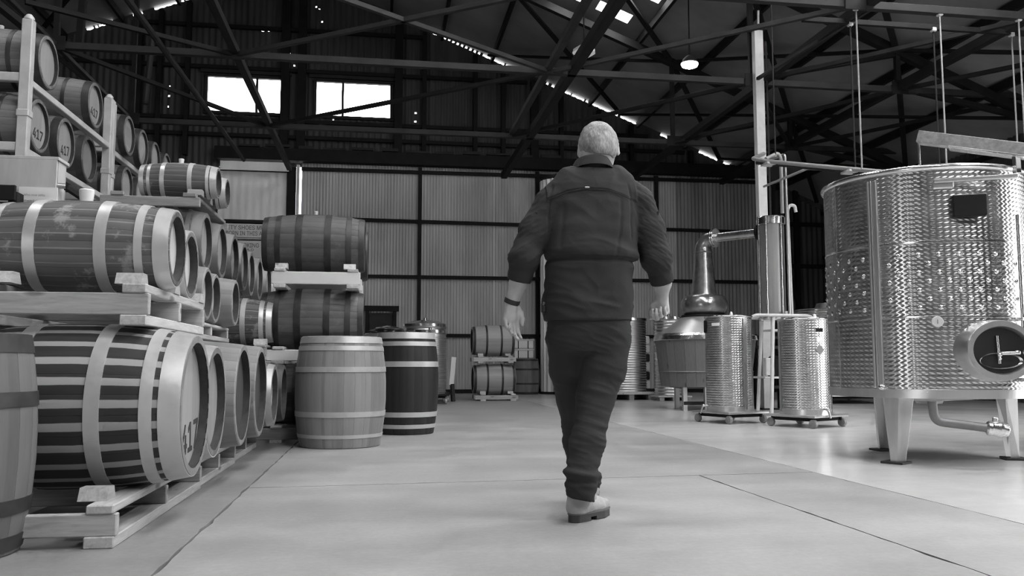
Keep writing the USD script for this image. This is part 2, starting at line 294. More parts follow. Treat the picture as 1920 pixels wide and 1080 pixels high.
part(wall, 'upper_sheet', xf(corrugated(EAVE_L, EAVE_R, lambda x: 5.62, lambda x: roof_z(x) - .075, pitch=.152, amp=.016, seg=8, holes=holes), (0, Y_BACK, 0)), M_WALLUP, smooth=60)
for a, b in ((9.95, EAVE_R + .1), (EAVE_L, -3.98)):
    n = max(1, round((b - a) / 1.8))
    for i in range(n):
        x0, x1 = a + (b - a) * i / n, a + (b - a) * (i + 1) / n
        part(wall, 'sheet', xf(corrugated(x0 - .01, x1 + .01, lambda x: -.01, lambda x: 5.64, pitch=.152, amp=.016), (0, Y_BACK + .02, 0)), M_WALLUP, smooth=60)
for px in (262, 300, 352, 535, 566, 747, 795, 890, 942, 1000, 1050, 1120, 1180, 1290, 1380):
    x = at_y(px, 200, Y_BACK)[0]; zt = roof_z(x) - .2
    wdt = .20 if px in (535, 566, 747, 1000) else .11
    part(wall, 'stud', cbox((x, Y_BACK - .14, (5.8 + zt) / 2), (wdt, .16, zt - 5.8)), M_STEELDARK)
for z in (6.35, 6.75, 8.05, 9.1):
    hx = (APEX_Z - z - .3) / SLOPE; part(wall, 'girt', cbox(((max(EAVE_L + .2, APEX_X - hx) + min(EAVE_R - .2, APEX_X + hx)) / 2, Y_BACK - .1, z), (min(EAVE_R - .2, APEX_X + hx) - max(EAVE_L + .2, APEX_X - hx), .1, .09)), M_STEELDARK)
part(wall, 'door_header', cbox(((wx(400) + 10.2) / 2, Y_BACK - .2, 5.86), (10.2 - wx(400), .3, .30)), M_STEELDARK)
for x0, x1 in ((-3.9, -2.3),): part(wall, 'header_panel', cbox((-3.1, Y_BACK - .37, 5.53), (1.62, .02, .22)), M_WALLPALE)
xs = np.linspace(-3.6, 4.6, 13)
for i in range(12):
    w = .5 + .12 * math.sin(i * 2.3)
    part(wall, 'ledge_plate', cbox(((xs[i] + xs[i + 1]) / 2, Y_BACK - .32, 6.05 + .02 * math.sin(i * 1.7)), (w, .08, .05 + .015 * (i % 3))), M_STEELMID)
for z in (2.06, 3.36, 4.5): part(wall, 'girt', cbox((11.0, Y_BACK - .08, z), (1.75, .1, .1)), M_STEELDARK)
part(wall, 'stud', cbox((10.2, Y_BACK - .12, 2.85), (.2, .2, 5.7)), M_STEELDARK); part(wall, 'stud', cbox((11.05, Y_BACK - .1, 2.8), (.12, .12, 5.5)), M_STEELDARK)
part(wall, 'brace', bar((10.35, Y_BACK - .16, 4.4), (11.6, Y_BACK - .16, .6), .1, .1), M_STEELDARK)
# gable closure strip: broken, daylight shows between its pieces
gaps = [(163, 176), (179, 184), (186, 198), (203, 213), (250, 258), (262, 268), (290, 345), (348, 379), (808, 819), (828, 836), (1024, 1028), (1034, 1039), (1041, 1046), (1057, 1070), (1072, 1095), (1098, 1158), (1163, 1195), (1238, 1256), (1260, 1274), (1310, 1345), (1356, 1372), (1381, 1403), (1486, 1496), (905, 945), (948, 978)]
gaps += [(840 + 8 * k, 844 + 8 * k) for k in range(8)]
def gable_x(px):
    sgn = 1 if px > 600 else -1; d = ray(px, 500); dz = None
    # x on the rear wall at this picture column, along the roof line
    for _ in range(6):
        x = at_y(px, 500 if dz is None else dz, Y_BACK)[0]; z = roof_z(x)
        q = np.array([x, Y_BACK, z - CAM_H]); dz = 540 - F_PX * (q @ _u) / (q @ _w)
    return x
iv = sorted((gable_x(a), gable_x(b)) for a, b in gaps); cur = EAVE_L
def strip(a, b):
    if b - a < .01: return
    for s, e in (((a, min(b, APEX_X)), (max(a, APEX_X), b)) if a < APEX_X < b else ((a, b),)):
        part(wall, 'closure_strip', bar((s, Y_BACK + .01, roof_z(s) - .055), (e, Y_BACK + .01, roof_z(e) - .055), .02, .15, 0), M_WALLUP)
for a, b in iv: strip(cur, a); cur = max(cur, b)
strip(cur, EAVE_R)

# ---- high windows in the gable
M_PANE = mk('window_glass', {'t': ('transparent_bsdf', {'color': g3(.96)}), 'g': ('glossy_bsdf', {'roughness': .02, 'color': g3(.9)}), 'f': ('fresnel', {'IOR': 1.45}), 'm': ('mix_closure', {})}, [('f.fac', 'm.fac'), ('t.BSDF', 'm.closure1'), ('g.BSDF', 'm.closure2')], 'm.closure')
for k, (x0, x1, z0, z1) in enumerate(WIN):
    w = structure(f'window_{k + 1}'); yy = Y_BACK - .03; mx = x0 + (x1 - x0) * (.64 if k == 0 else .36)
    for nm, c, s in (('frame', ((x0 + x1) / 2, yy, z0), (x1 - x0 + .12, .1, .07)), ('frame', ((x0 + x1) / 2, yy, z1), (x1 - x0 + .12, .1, .07)), ('frame', (x0, yy, (z0 + z1) / 2), (.07, .1, z1 - z0)), ('frame', (x1, yy, (z0 + z1) / 2), (.07, .1, z1 - z0)), ('mullion', (mx, yy, (z0 + z1) / 2), (.05, .06, z1 - z0))):
        part(w, nm, cbox(c, s), M_STEELMID)
    for a, b in ((x0 + .035, mx - .025), (mx + .025, x1 - .035)): part(w, 'pane', cbox(((a + b) / 2, yy + .02, (z0 + z1) / 2), (b - a, .006, z1 - z0 - .07), 0), M_PANE)
    part(w, 'head_board', cbox(((x0 + x1) / 2, Y_BACK - .06, z1 + .14), (x1 - x0 + .3, .06, .16)), M_STEELMID)

# ---- tall sliding doors of corrugated sheet below the gable
d1 = structure('door_1'); DX0, DX1, DY = -2.0, 10.05, Y_BACK - .10
n = 15
for i in range(n):
    a, b = DX0 + (DX1 - DX0) * i / n, DX0 + (DX1 - DX0) * (i + 1) / n
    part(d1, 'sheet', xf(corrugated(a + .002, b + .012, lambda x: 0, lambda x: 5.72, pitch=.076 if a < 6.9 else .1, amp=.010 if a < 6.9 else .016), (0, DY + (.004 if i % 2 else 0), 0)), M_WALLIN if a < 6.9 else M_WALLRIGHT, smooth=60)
for z0, z1 in ((4.32, 4.24), (2.9, 2.9), (1.44, 1.44), (.06, .06), (5.55, 5.6)): part(d1, 'rail', bar((DX0, DY - .055, z0), (DX1, DY - .055, z1), .07, .085), M_STEELDARK)
for x in (.92, 3.93, 7.12, 10.0): part(d1, 'stile', cbox((x, DY - .05, 2.85), (.09, .09, 5.66)), M_STEELDARK)
part(d1, 'edge_strip', cbox((DX0 - .09, DY - .03, 2.85), (.07, .10, 5.6)), M_STEELPALE, label='pale leading edge of the sliding door')
d2 = structure('door_2')
for i in range(3):
    a, b = -4.0 + i * .57, -4.0 + (i + 1) * .57
    part(d2, 'sheet', xf(corrugated(a + .002, b + .01, lambda x: 0, lambda x: 5.58, pitch=.18, amp=.006), (0, Y_BACK - .02, 0)), M_WALLPALE, smooth=60)
for z in (5.5, 4.22, .06): part(d2, 'rail', cbox((-3.15, Y_BACK - .06, z), (1.72, .06, .07)), M_STEELMID)
part(d2, 'stile', cbox((-2.25, Y_BACK - .08, 2.8), (.22, .08, 5.6)), M_STEELDARK)
d3 = structure('door_3')                                   # low service door set in the big one
a, b = wx(690), wx(741)
for x in (a, b): part(d3, 'jamb', cbox((x, DY - .08, 1.02), (.09, .08, 2.04)), M_STEELDARK)
part(d3, 'head', cbox(((a + b) / 2, DY - .08, 2.1), (b - a + .2, .1, .13)), M_STEELDARK)
part(d3, 'leaf', cbox(((a + b) / 2, DY - .04, 1.0), (b - a - .1, .02, 1.98)), M_STEELMID)

# ---- other walls
wl = structure('wall_left'); part(wl, 'sheet', xf(corrugated(-7, Y_BACK, lambda x: 0, lambda x: 5.42, pitch=.3, amp=.016, seg=6), (0, 0, 0), np.array([[0, -1, 0], [1, 0, 0], [0, 0, 1.]])), M_WALLUP); 
wr = structure('wall_right')
def sheet_x(a, b, z0, z1): return xf(corrugated(a, b, lambda x: z0, lambda x: z1, pitch=.152, amp=.016), (0, 0, 0), np.array([[0, -1, 0], [1, 0, 0], [0, 0, 1.]]))
SD = (3.2, 6.8, 4.1)                                      # open side door
for a, b, z0 in [(-7, SD[0], 0), (SD[0], SD[1], SD[2])] + [(SD[1] + k * (21.55 - SD[1]) / 7, SD[1] + (k + 1) * (21.55 - SD[1]) / 7, 0) for k in range(7)]: part(wr, 'sheet', xf(sheet_x(a, b, z0, 5.42), (EAVE_R, 0, 0)), M_WALLUP, smooth=60)
for z in (1.2, 2.4, 3.6, 4.8): part(wr, 'girt', cbox((EAVE_R - .08, 14.5, z), (.1, 13.8, .09)), M_STEELDARK)
for y in (2.3, 7.7, 10.0, 13.1, 17.0): part(wr, 'column', cbox((EAVE_R - .12, y, 2.7), (.2, .2, 5.4)), M_STEELDARK)
[UsdGeom.Xformable(stage.GetPrimAtPath(wl)).AddTranslateOp().Set(Gf.Vec3d(EAVE_L, 0, 0))]
wf = structure('wall_front'); FD = (-12.0, -9.2, 4.2)        # the open door behind the camera
gz = lambda x: roof_z(x) - .03
for a, b, z0 in ((EAVE_L, FD[0], 0), (FD[0], FD[1], FD[2]), (FD[1], EAVE_R, 0)): part(wf, 'sheet', xf(corrugated(a, b, lambda x, z0=z0: z0, gz, pitch=.3, amp=.016), (0, Y_FRONT, 0)), M_WALLUP)

# ---- roof: sheets, skylights, purlins, trusses, wind bracing
ceil = structure('ceiling')
SKY = [(3.55, 4.15, 16.3, 16.72), (4.32, 4.5, 16.3, 16.72), (4.66, 5.0, 16.3, 16.72), (4.9, 5.25, 15.2, 15.45)]
for y in (-4.5, -1., 2.5, 6., 9.2): SKY += [(1.6, 3.6, y, y + 1.0), (6.2, 8.2, y, y + 1.0)]
SKYL = [(-5.6, -3.6, 6., 7.)]
def slope_mesh(x0, x1, hs, th=.03, z_off=0.):
    poly = sbox(x0, Y_FRONT - .05, x1, Y_BACK + .06)
    for a, b, c, d in hs: poly = poly.difference(sbox(a, c, b, d))
    v, f = prism(poly, th); v = v.copy(); v[:, 2] += z_off + APEX_Z - SLOPE * np.abs(v[:, 0] - APEX_X); return v, f
part(ceil, 'roof_sheet', slope_mesh(APEX_X, EAVE_R + .15, SKY), M_ROOF); part(ceil, 'roof_sheet', slope_mesh(EAVE_L - .15, APEX_X, SKYL), M_ROOF)
M_SKY = emitter('translucent_sheet_in_daylight', SKYLIGHT_POWER)
for a, b, c, d in SKY + SKYL:
    v, f = prism(sbox(a, c, b, d), .008); v = v.copy(); v[:, 2] += .01 + APEX_Z - SLOPE * np.abs(v[:, 0] - APEX_X); part(ceil, 'skylight', (v, f), M_SKY)
def on_roof(x, y, drop): return np.array([x, y, roof_z(x) - drop])
for k, x in enumerate(np.arange(APEX_X - 13.0, EAVE_R - .2, 1.3)):
    if abs(x - APEX_X) < .3: x += .35
    part(ceil, 'purlin', bar(on_roof(x, Y_FRONT + .1, .10), on_roof(x, Y_BACK - .05, .10), .07, .16), M_STEELDARK)
CH = 5.4; NODES = [-15.2, -11.6, -8.2, -4.8, -2.25, 2.6, 6.05, 8.7, 11.3]
for k, y in enumerate((17.0, 13.1, 10.0, 6.6)):
    t = holder('roof_truss', ceil)
    part(t, 'bottom_chord', bar((EAVE_L + .2, y, CH), (EAVE_R - .2, y, CH), .10, .10), M_STEELMID if k < 3 else M_STEELDARK)
    part(t, 'top_chord', bar(on_roof(EAVE_L + .2, y, .26), on_roof(APEX_X, y, .26), .13, .15), M_STEELDARK); part(t, 'top_chord', bar(on_roof(APEX_X, y, .26), on_roof(EAVE_R - .2, y, .26), .13, .15), M_STEELDARK)
    for i, x in enumerate(NODES[1:-1]):
        if -4 < x < 5: continue
        part(t, 'web', bar((x, y, CH + .06), on_roof(x, y, .3), .08, .08), M_STEELDARK)
        x2 = NODES[i + 2] if x >= APEX_X else NODES[i]
        part(t, 'web', bar((x, y + .02, CH + .06), on_roof(x2, y + .02, .3), .09, .09), M_STEELDARK)
        part(t, 'gusset', cbox((x, y - .07, CH + .02), (.30, .012, .22)), M_STEELDARK)
def lon(x, y0, y1, z, w, h, m): part(ceil, 'tie', bar((x, y0, z), (x, y1, z), w, h), m)
lon(-4.8, 6, 17, CH, .06, .06, M_STEELMID); lon(-2.25, 6, 20.9, CH + .05, .11, .11, M_STEELDARK); lon(2.6, 6, 17, CH + .06, .10, .10, M_STEELMID); lon(2.98, 6, 20.8, CH + .03, .14, .16, M_STEELDARK); lon(6.27, 6, 20.8, CH + .05, .12, .13, M_STEELDARK); lon(8.7, 6, 20.8, CH + .05, .12, .13, M_STEELDARK)
part(ceil, 'tie', tube([at_z(457, 300, CH - .1), at_z(240, 0, CH - .1), (-3.35, 6, CH - .1)], .045, 8), M_STEELMID)
def hb(p, q, m=M_STEELMID, w=.065): part(ceil, 'wind_brace', bar(p, q, w, w), m)
N3 = lambda x, y: np.array([x, y, CH])
hb(N3(-2.2, 13.05), at_z(940, 0, CH) + (at_z(940, 0, CH) - N3(-2.2, 13.05)) * .35); hb(at_z(650, 0, CH) + (at_z(650, 0, CH) - N3(2.55, 13.05)) * .3, N3(2.55, 13.05)); hb(N3(2.65, 13.1), N3(6.05, 10.05)); hb(N3(-2.25, 17), N3(2.5, 13.15), M_STEELDARK); hb(N3(-4.75, 13.2), N3(-2.3, 17), M_STEELDARK)
hb(at_z(47, 3, CH), N3(-2.3, 13.05), M_STEELDARK); hb(N3(6.05, 13.1), N3(6.35, 10.05), M_STEELMID, .05); hb(N3(2.6, 17), N3(6.0, 13.15), M_STEELDARK); hb(N3(6.05, 17), N3(8.7, 13.1), M_STEELDARK); hb(N3(6.05, 13.1), N3(8.7, 10.), M_STEELDARK); hb(N3(8.7, 17), N3(6.05, 13.1), M_STEELDARK); hb(N3(8.7, 17), N3(11.3, 13.1), M_STEELDARK); hb(N3(8.7, 13.1), N3(11.3, 10), M_STEELDARK)
for y0, y1 in ((17, 20.9), (13.1, 17), (10, 13.1)):
    for x0, x1 in ((2.6, 6.05), (6.05, 8.7), (8.7, 11.4), (-4.8, -8.2)):
        for s, e in (((x0, y0), (x1, y1)), ((x0, y1), (x1, y0))): part(ceil, 'roof_brace', bar(on_roof(*s, .24), on_roof(*e, .24), .1, .05), M_STEELDARK)
part(ceil, 'support_rail', bar((5.6, 10.5, 5.39), (10.2, 10.5, 5.39), .06, .07), M_STEELDARK)
part(ceil, 'conduit', tube([at_y(287, 62, 15.2), at_y(272, 195, 15.2)], .05, 8), M_STEELMID)
part(ceil, 'hanger', bar(at_y(156, 0, 14.), at_y(148, 90, 14.), .1, .1), M_STEELDARK)
# ================================================================== barrels, pallets, racks on the left
OAK_STRIPE = staves_mat('striped_oak', .028, .34, 24, stripe=.20, seed=3); OAK_CASK = staves_mat('stained_cask_oak', .045, .16, 20, patch=.75, edge=.06, seed=5); OAK_GREY = staves_mat('grey_painted_oak', .17, .27, 28, seed=8)
OAK_MID = staves_mat('weathered_oak', .09, .24, 26, seed=11); OAK_PALE = staves_mat('pale_oak', .17, .31, 24, seed=14, edge=.0); OAK_RACK = staves_mat('rack_oak', .08, .20, 26, seed=17); OAK_DARK = staves_mat('dark_wet_oak', .035, .11, 26, patch=.18, seed=21); OAK_BLACK = staves_mat('black_painted_oak', .012, .028, 26, patch=.05, seed=23)
OAK_FRONT = staves_mat('foreground_oak', .085, .17, 26, seed=29)
HEAD = staves_mat('barrel_head_oak', .22, .36, head=True, seed=31); HEADPALE = staves_mat('pale_barrel_head_oak', .42, .56, head=True, seed=33); HEADDARK = staves_mat('dark_barrel_head_oak', .045, .08, head=True, seed=35)
CHIME_SHADE = plain('chime_shade', .03, .7, 0, .4, 20)  # shade inside the barrel ends, put into the colour of the chime rings
def barrel(label, loc, R, L, Rb, Rh, mat, hoop, hoops, n=24, split=False, head=HEAD, bung=None, mark=None, group=None, name='barrel', recess=.042, bung_r=.03, rim=None):
    """z is the axis; hoops: (place along the axis 0..1, width)"""
    b = thing(name, label, 'barrel', loc, R, group); th = .026 * min(1, Rb / .3)
    rad = lambda z: Rh + (Rb - Rh) * (1 - np.abs(2 * np.asarray(z) / L - 1) ** 2.1)
    zs = L * (1 - np.cos(np.linspace(0, PI, 10))) / 2
    zs = np.concatenate([[0, .006], zs[1:-1], [L - .006, L]])
    ro = rad(zs); ro[0] -= .006; ro[-1] -= .006
    if split:
        for k in range(n):
            a = (np.array([-.5, -.17, .17, .5]) + k) * 2 * PI / n; g = .0005 / Rb; a[0] += g; a[-1] -= g
            bulge = np.array([-.0015, .0008, .0008, -.0015])
            V = []
            for z, r in zip(zs, ro):
                for q, d in zip(a, bulge): V.append(((r + d) * math.cos(q), (r + d) * math.sin(q), z))
                for q in (a[-1], a[0]): V.append(((r - th) * math.cos(q), (r - th) * math.sin(q), z))
            m = 6; K = len(zs); Q = [(i * m + j, i * m + (j + 1) % m, (i + 1) * m + (j + 1) % m, (i + 1) * m + j) for i in range(K - 1) for j in range(m)]
            T = []
            for o, fl in ((0, 1), ((K - 1) * m, 0)):
                ring = [o + i for i in range(m)]
                for i in range(1, m - 1): T.append((ring[0], ring[i + 1], ring[i]) if fl else (ring[0], ring[i], ring[i + 1]))
            part(b, 'stave', cat((np.array(V), np.array(Q)), (np.array(V), np.array(T))) if False else (np.array(V), np.vstack([np.array([q[:3] for q in Q]), np.array([(q[0], q[2], q[3]) for q in Q]), np.array(T)])), mat, smooth=25)
    else:
        prof = [(r, z) for r, z in zip(ro, zs)] + [(ro[-1] - th, L), (Rh - th, L - recess - .01)]
        prof = [(Rh - th, recess + .01), (ro[0] - th, 0)] + prof
        part(b, 'staves', lathe(prof, 72), mat, smooth=35)
    for z0, z1, zz in ((recess, recess + .02, 0), (L - recess - .02, L - recess, 1)):
        r = Rh - th * .6; hp = part(b, 'head', lathe([(.0001, z0), (r, z0), (r, z1), (.0001, z1)], 48), head)
    ri = ro[0] - th - .0006
    for za, zb in ((L - recess, L - .003), (.003, recess)): part(b, 'chime', lathe([(ri, za), (ri, zb)], 64), CHIME_SHADE, smooth=40)
    if rim: part(b, 'rim', lathe([(ri + .001, L + .0006), (ro[-1] + .0045, L + .0006), (ro[-1] + .0055, L - .004)], 64), rim)
    for t, w in hoops:
        z0, z1 = max(.004, t * L - w / 2), min(L - .0012, t * L + w / 2); k = 2.6e-3
        zz = np.linspace(z0, z1, 4); pr = [(rad(z) + .0008 + k + (.001 if split else 0), z) for z in zz] + [(rad(z) - .002, z) for z in zz[::-1]]
        part(b, 'hoop', lathe(pr, 64, closed_prof=True), hoop, smooth=40)
    if bung is not None:
        part(b, 'bung', xf(lathe([(.0001, -.01), (bung_r * .8, -.01), (bung_r * .86, .005), (bung_r * 1.0, .045 * bung_r / .03), (bung_r * .9, .05 * bung_r / .03), (.0001, .05 * bung_r / .03)], 20), (-Rb, 0, L * .5), np.array([[0, 0, -1.], [0, 1, 0], [1, 0, 0]])), M_WHITE if bung == 'white' else HEADPALE, smooth=30, label=f'{bung} bung')
    if mark:
        s, h, off = mark; tm = text(s, h, .0015, True); tm = xf(tm, (-tm[0][:, 0].mean(), -tm[0][:, 1].mean(), 0)); Rm = np.array([[0, -1, 0], [1, 0, 0], [0, 0, 1.]])
        part(hp, 'painted_number', xf(tm, (off[0], off[1], L - recess + .0002), Rm), M_INK, label=f'black painted number {s}')
    return b
LY = RY(90)                                               # lying: the axis points to the aisle (+x)
def lie(x_head, y, z, L): return (x_head - L, y, z)
H6 = lambda w=.045: [(.03, w * 1.3), (.12, w * .9), (.32, w), (.68, w), (.88, w * .9), (.97, w * 1.3)]
roll = lambda d: LY @ RZ(d)
# --- bottom row
A_X = -.853
barrel('dark striped barrel with wide galvanised hoops, bottom row nearest the camera, head numbered 417', lie(-.83, 4.10, .52, 1.0), roll(4), 1.0, .365, .315, OAK_STRIPE, M_HOOPBRIGHT, [(.035, .07), (.125, .05), (.34, .06), (.66, .06), (.865, .05), (.955, .085)], 26, True, HEAD, None, ('417', .13, (.15, .03)), rim=OAK_GREY)
a2 = barrel('pale-hooped barrel second in the bottom floor row, behind the striped one', lie(-.87, 4.80, .507, .96), roll(0), .96, .325, .29, OAK_MID, M_HOOPBRIGHT, H6(.055), 26, True)
a3 = barrel('grey painted barrel third in the bottom floor row with a deep dark rim', lie(-.83, 5.45, .52, .98), roll(3), .98, .335, .305, OAK_GREY, M_HOOP, [(.1, .02)], 28, True, HEADDARK)
copy(a3, 'grey painted barrel fourth in the bottom floor row, next to the small pale-headed barrel', lie(-.815, 6.12, .52, .98), roll(30))
small = barrel('small pale-headed barrel fifth in the bottom floor row', lie(-.80, 6.78, .475, .8), roll(0), .8, .27, .225, OAK_MID, M_HOOP, H6(.035), 24, False, HEADPALE)
barrel('dark-headed barrel at the far end of the bottom floor row', lie(-.79, 7.34, .475, .8), roll(0), .8, .27, .225, OAK_DARK, M_HOOPDARK, H6(.035), 24, False, HEADDARK)
# --- second row: small casks on the raised pallets
cask = barrel('long small cask with broad pale hoops and a white cup bung above the striped barrel', lie(-.955, 4.19, 1.247, .83), roll(0), .83, .215, .178, OAK_CASK, M_HOOPBRIGHT, [(.035, .055), (.115, .035), (.30, .05), (.655, .05), (.845, .035), (.957, .066)], 22, True, HEADPALE, 'white', bung_r=.034, name='cask')
barrel('small cask with a bright wide end hoop and cream head behind the long one', lie(-1.02, 4.80, 1.24, .8), roll(0), .8, .21, .18, OAK_MID, M_HOOPBRIGHT, [(.05, .08), (.3, .04), (.7, .04), (.93, .11)], 22, True, HEADPALE, name='cask')
c3 = barrel('little dark-bodied cask on the second tier, first of the three beyond the cream-headed cask', lie(-1.05, 5.42, 1.135, .62), roll(0), .62, .185, .16, OAK_GREY, M_HOOP, [(.08, .02)], 20, False, HEADPALE, name='cask')
copy(c3, 'little cask on the second tier, middle of the three beyond the cream-headed cask', lie(-1.07, 5.80, 1.135, .62), roll(40))
copy(c3, 'little cask on the second tier, last of the three beyond the cream-headed cask', lie(-1.01, 6.19, 1.135, .62), roll(80))
c6 = barrel('scuffed pale-topped cask on the far second-tier pallet, hoops worn bright', lie(-.995, 8.24, 1.10, .8), roll(0), .8, .225, .18, OAK_CASK, M_HOOPBRIGHT, H6(.045), 22, True, HEADPALE, 'oak', name='cask')
copy(c6, 'cask at the aisle end of the far second-tier pallet, beside the stacked dark barrels', lie(-.94, 8.9, 1.10, .8), roll(25))
# --- third row
dA = barrel('weathered barrel with a pale double hoop, third tier under the tiny cask', lie(-1.46, 7.42, 1.73, .88), roll(0), .88, .285, .24, OAK_MID, plain('dull_hoop', .24, .5, .3, .1, 5), [(.035, .075), (.12, .035), (.30, .045), (.70, .045), (.87, .035), (.955, .085)], 24, True, HEAD)
for i, (y, lab) in enumerate(((8.02, 'barrel second along the third tier, its head inside a shade-darkened rim'), (8.64, 'barrel third along the third tier in front of the safety sign'), (9.25, 'barrel fourth along the third tier, just below the smoking sign'), (9.95, 'narrow-looking barrel fifth along the third tier'), (10.55, 'barrel sixth along the third tier, pale head'), (11.15, 'barrel seventh along the third tier, grey and mostly hidden'))):
    copy(dA, lab, lie((-1.44, -1.43, -1.43, -1.46, -1.45, -1.42)[i], y, 1.73, .88), roll(20 * i + 15))
barrel('pale cask at the far end of the third tier, left of the stacked dark barrels', lie(-1.40, 11.8, 1.72, .88), roll(0), .88, .27, .24, OAK_PALE, M_HOOPBRIGHT, H6(.04), 24, False, HEADPALE)
# --- tiny casks on top
e1 = barrel('tiny cask with pale hoops and a white bung on the topmost pallet', lie(-1.355, 7.30, 2.215, .61), roll(0), .61, .155, .122, OAK_CASK, M_HOOPBRIGHT, [(.035, .04), (.13, .025), (.31, .035), (.66, .035), (.88, .025), (.955, .05)], 20, True, HEADPALE, 'white', bung_r=.022, name='cask')
copy(e1, 'tiny cask just behind the bunged one on the topmost pallet', lie(-1.345, 7.66, 2.2, .61), roll(180))
# --- high steel rack barrels
HD = [(.035, .06), (.29, .035), (.71, .035), (.955, .065)]
f1 = barrel('dark-hooped barrel at the very top left of the rack behind the thick post', lie(-2.93, 7.86, 3.36, .82), roll(0), .82, .27, .23, OAK_RACK, M_HOOPDARK, HD, 26, True, HEAD, 'oak', bung_r=.025, recess=.03)
f2 = barrel('dark-hooped barrel on the rack top level below the sloping roof tie, head numbered 417', lie(-2.93, 9.12, 3.36, .82), roll(0), .82, .27, .23, OAK_RACK, M_HOOPDARK, HD, 26, True, HEAD, None, ('417', .085, (.06, .01)), recess=.03)
copy(f2, 'barrel numbered 417 on the lower rack level, left, above the plywood crate', lie(-2.95, 7.78, 2.765, .82), roll(0))
copy(f2, 'barrel numbered 417 just right of the plywood crate on the lower rack level', lie(-2.93, 8.36, 2.765, .82), roll(8))
barrel('barrel with a shiny varnished head and black rim on the lower rack level', lie(-2.93, 9.0, 2.765, .82), roll(0), .82, .27, .23, OAK_DARK, M_HOOPDARK, HD, 26, True, mk('varnished_head', {'p': ('principled_bsdf', {'base_color': g3(.24), 'roughness': .16, 'coat_weight': .6})}, []))
for i, (y, z, lab) in enumerate(((10.45, 3.40, 'top-level rack barrel behind the middle white post'), (11.05, 3.40, 'top-level rack barrel second beyond the middle white post'), (11.65, 3.40, 'top-level rack barrel third beyond the middle white post'), (12.25, 3.40, 'last top-level rack barrel, only its edge showing'), (10.45, 2.79, 'lower-level rack barrel behind the middle white post'), (11.05, 2.79, 'lower-level rack barrel beyond the middle white post, low behind the cask'))):
    copy(f1, lab, lie(-2.97, y, z, .82), roll(90 + 47 * i))

barrel('pale rack barrel with a white bung at the far end of the top level', lie(-2.97, 12.95, 3.40, .82), roll(0), .82, .27, .23, OAK_PALE, M_HOOPDARK, HD, 26, False, HEAD, 'white', bung_r=.05)

# --- pallets: runners and top rails along y, planks on edge along x
TX = timber('pallet_plank', .40, along=(1, 0, 0)); TY = timber('pallet_rail', .44, along=(0, 1, 0)); TG = timber('grey_pallet_timber', .26, along=(1, 0, 0)); TPALE = plain('pale_painted_plank', .62, .5, 0, .06, 4)
def pallet(label, x1, Lx, y0, Ly, z0, hr=.045, hp=.10, ht=.045, rails=None, planks=3, chocks=(), mx=None, my=None, runner_z=None, group=None):
    p = thing('pallet', label, 'pallet', (x1 - Lx / 2, y0 + Ly / 2, z0), None, group); cx, cy = x1 - Lx / 2, y0 + Ly / 2; mx = mx or TX; my = my or TY
    rx = rails or (x1 - .06, x1 - Lx + .3)
    for x in rx:
        if hr: part(p, 'runner', cbox((x - cx, 0, hr / 2), (.11, Ly, hr), .004), my)
        if ht: part(p, 'rail', cbox((x - cx, 0, hr + hp + ht / 2), (.10, Ly, ht), .005), my)
    for i in range(planks):
        y = -Ly / 2 + .03 + (Ly - .06) * i / (planks - 1); part(p, 'plank', cbox((0, y, hr + hp / 2), (Lx, .042, hp), .004), mx)
    for (y, x) in chocks:
        v, f = trimesh.convex.convex_hull(np.array([(a, b, c) for c, hb in ((0, .06), (.05, .035)) for a in (-.055, .055) for b in (-hb, hb)])), 0
        part(p, 'chock', xf((np.array(v.vertices), np.array(v.faces)), (x - cx, y - cy, hr + hp + ht)), my)
    return p
pallet('pine barrel pallet on the floor carrying the striped barrel, end nearest the camera', -1.0, 1.35, 3.54, 1.62, 0, .045, .085, .035, rails=(-1.06, -1.68), chocks=[(3.70, -1.12), (3.70, -1.85), (4.47, -1.06)])
pallet('pine barrel pallet on the floor under the grey painted barrels', -1.02, .92, 5.17, 1.27, 0, .045, .085, .035, rails=(-1.08, -1.66), chocks=[(5.14, -1.08)])
pallet('farther pine pallet on the floor at the end of the bottom row', -1.04, .75, 6.45, 1.2, 0, .045, .10, .035, rails=(-1.1, -1.55))
pallet('knotty pine pallet resting on the striped barrel, carrying the long small cask', -1.0, 1.35, 3.88, 1.22, .873, .045, .095, .04, rails=(-1.06, -1.68), chocks=[(3.955, -1.09), (3.955, -1.62), (4.44, -1.06), (5.03, -1.06)])
pallet('pine pallet under the three little casks of the second tier', -1.09, .82, 5.16, 1.25, .862, .03, .055, .02, rails=(-1.14, -1.55))
pallet('pine pallet at the far end of the second tier, block ends showing', -1.02, .78, 7.93, 1.25, .748, .035, .08, .025, rails=(-1.08, -1.66), chocks=[(8.0, -1.08), (8.57, -1.08), (9.1, -1.08)])
pallet('grey topmost pallet carrying the tiny casks above the third tier', -1.44, .75, 6.98, 1.33, 1.955, 0, .075, .033, rails=(-1.52, -2.06), planks=2, mx=TG, my=TG, chocks=[(7.12, -1.5), (7.48, -1.5)])
st = thing('timber_stand', 'dark timber stand hidden behind the second tier, carrying the third-tier barrels', 'stand', (-2.05, 9.4, 0))
for x in (-.25, .18):
    part(st, 'rail', cbox((x, 0, 1.403), (.1, 5.4, .07)), TG)
    for y in (-2.6, -.85, .9, 2.6): part(st, 'leg', cbox((x, y, .684), (.1, .1, 1.368)), TG)

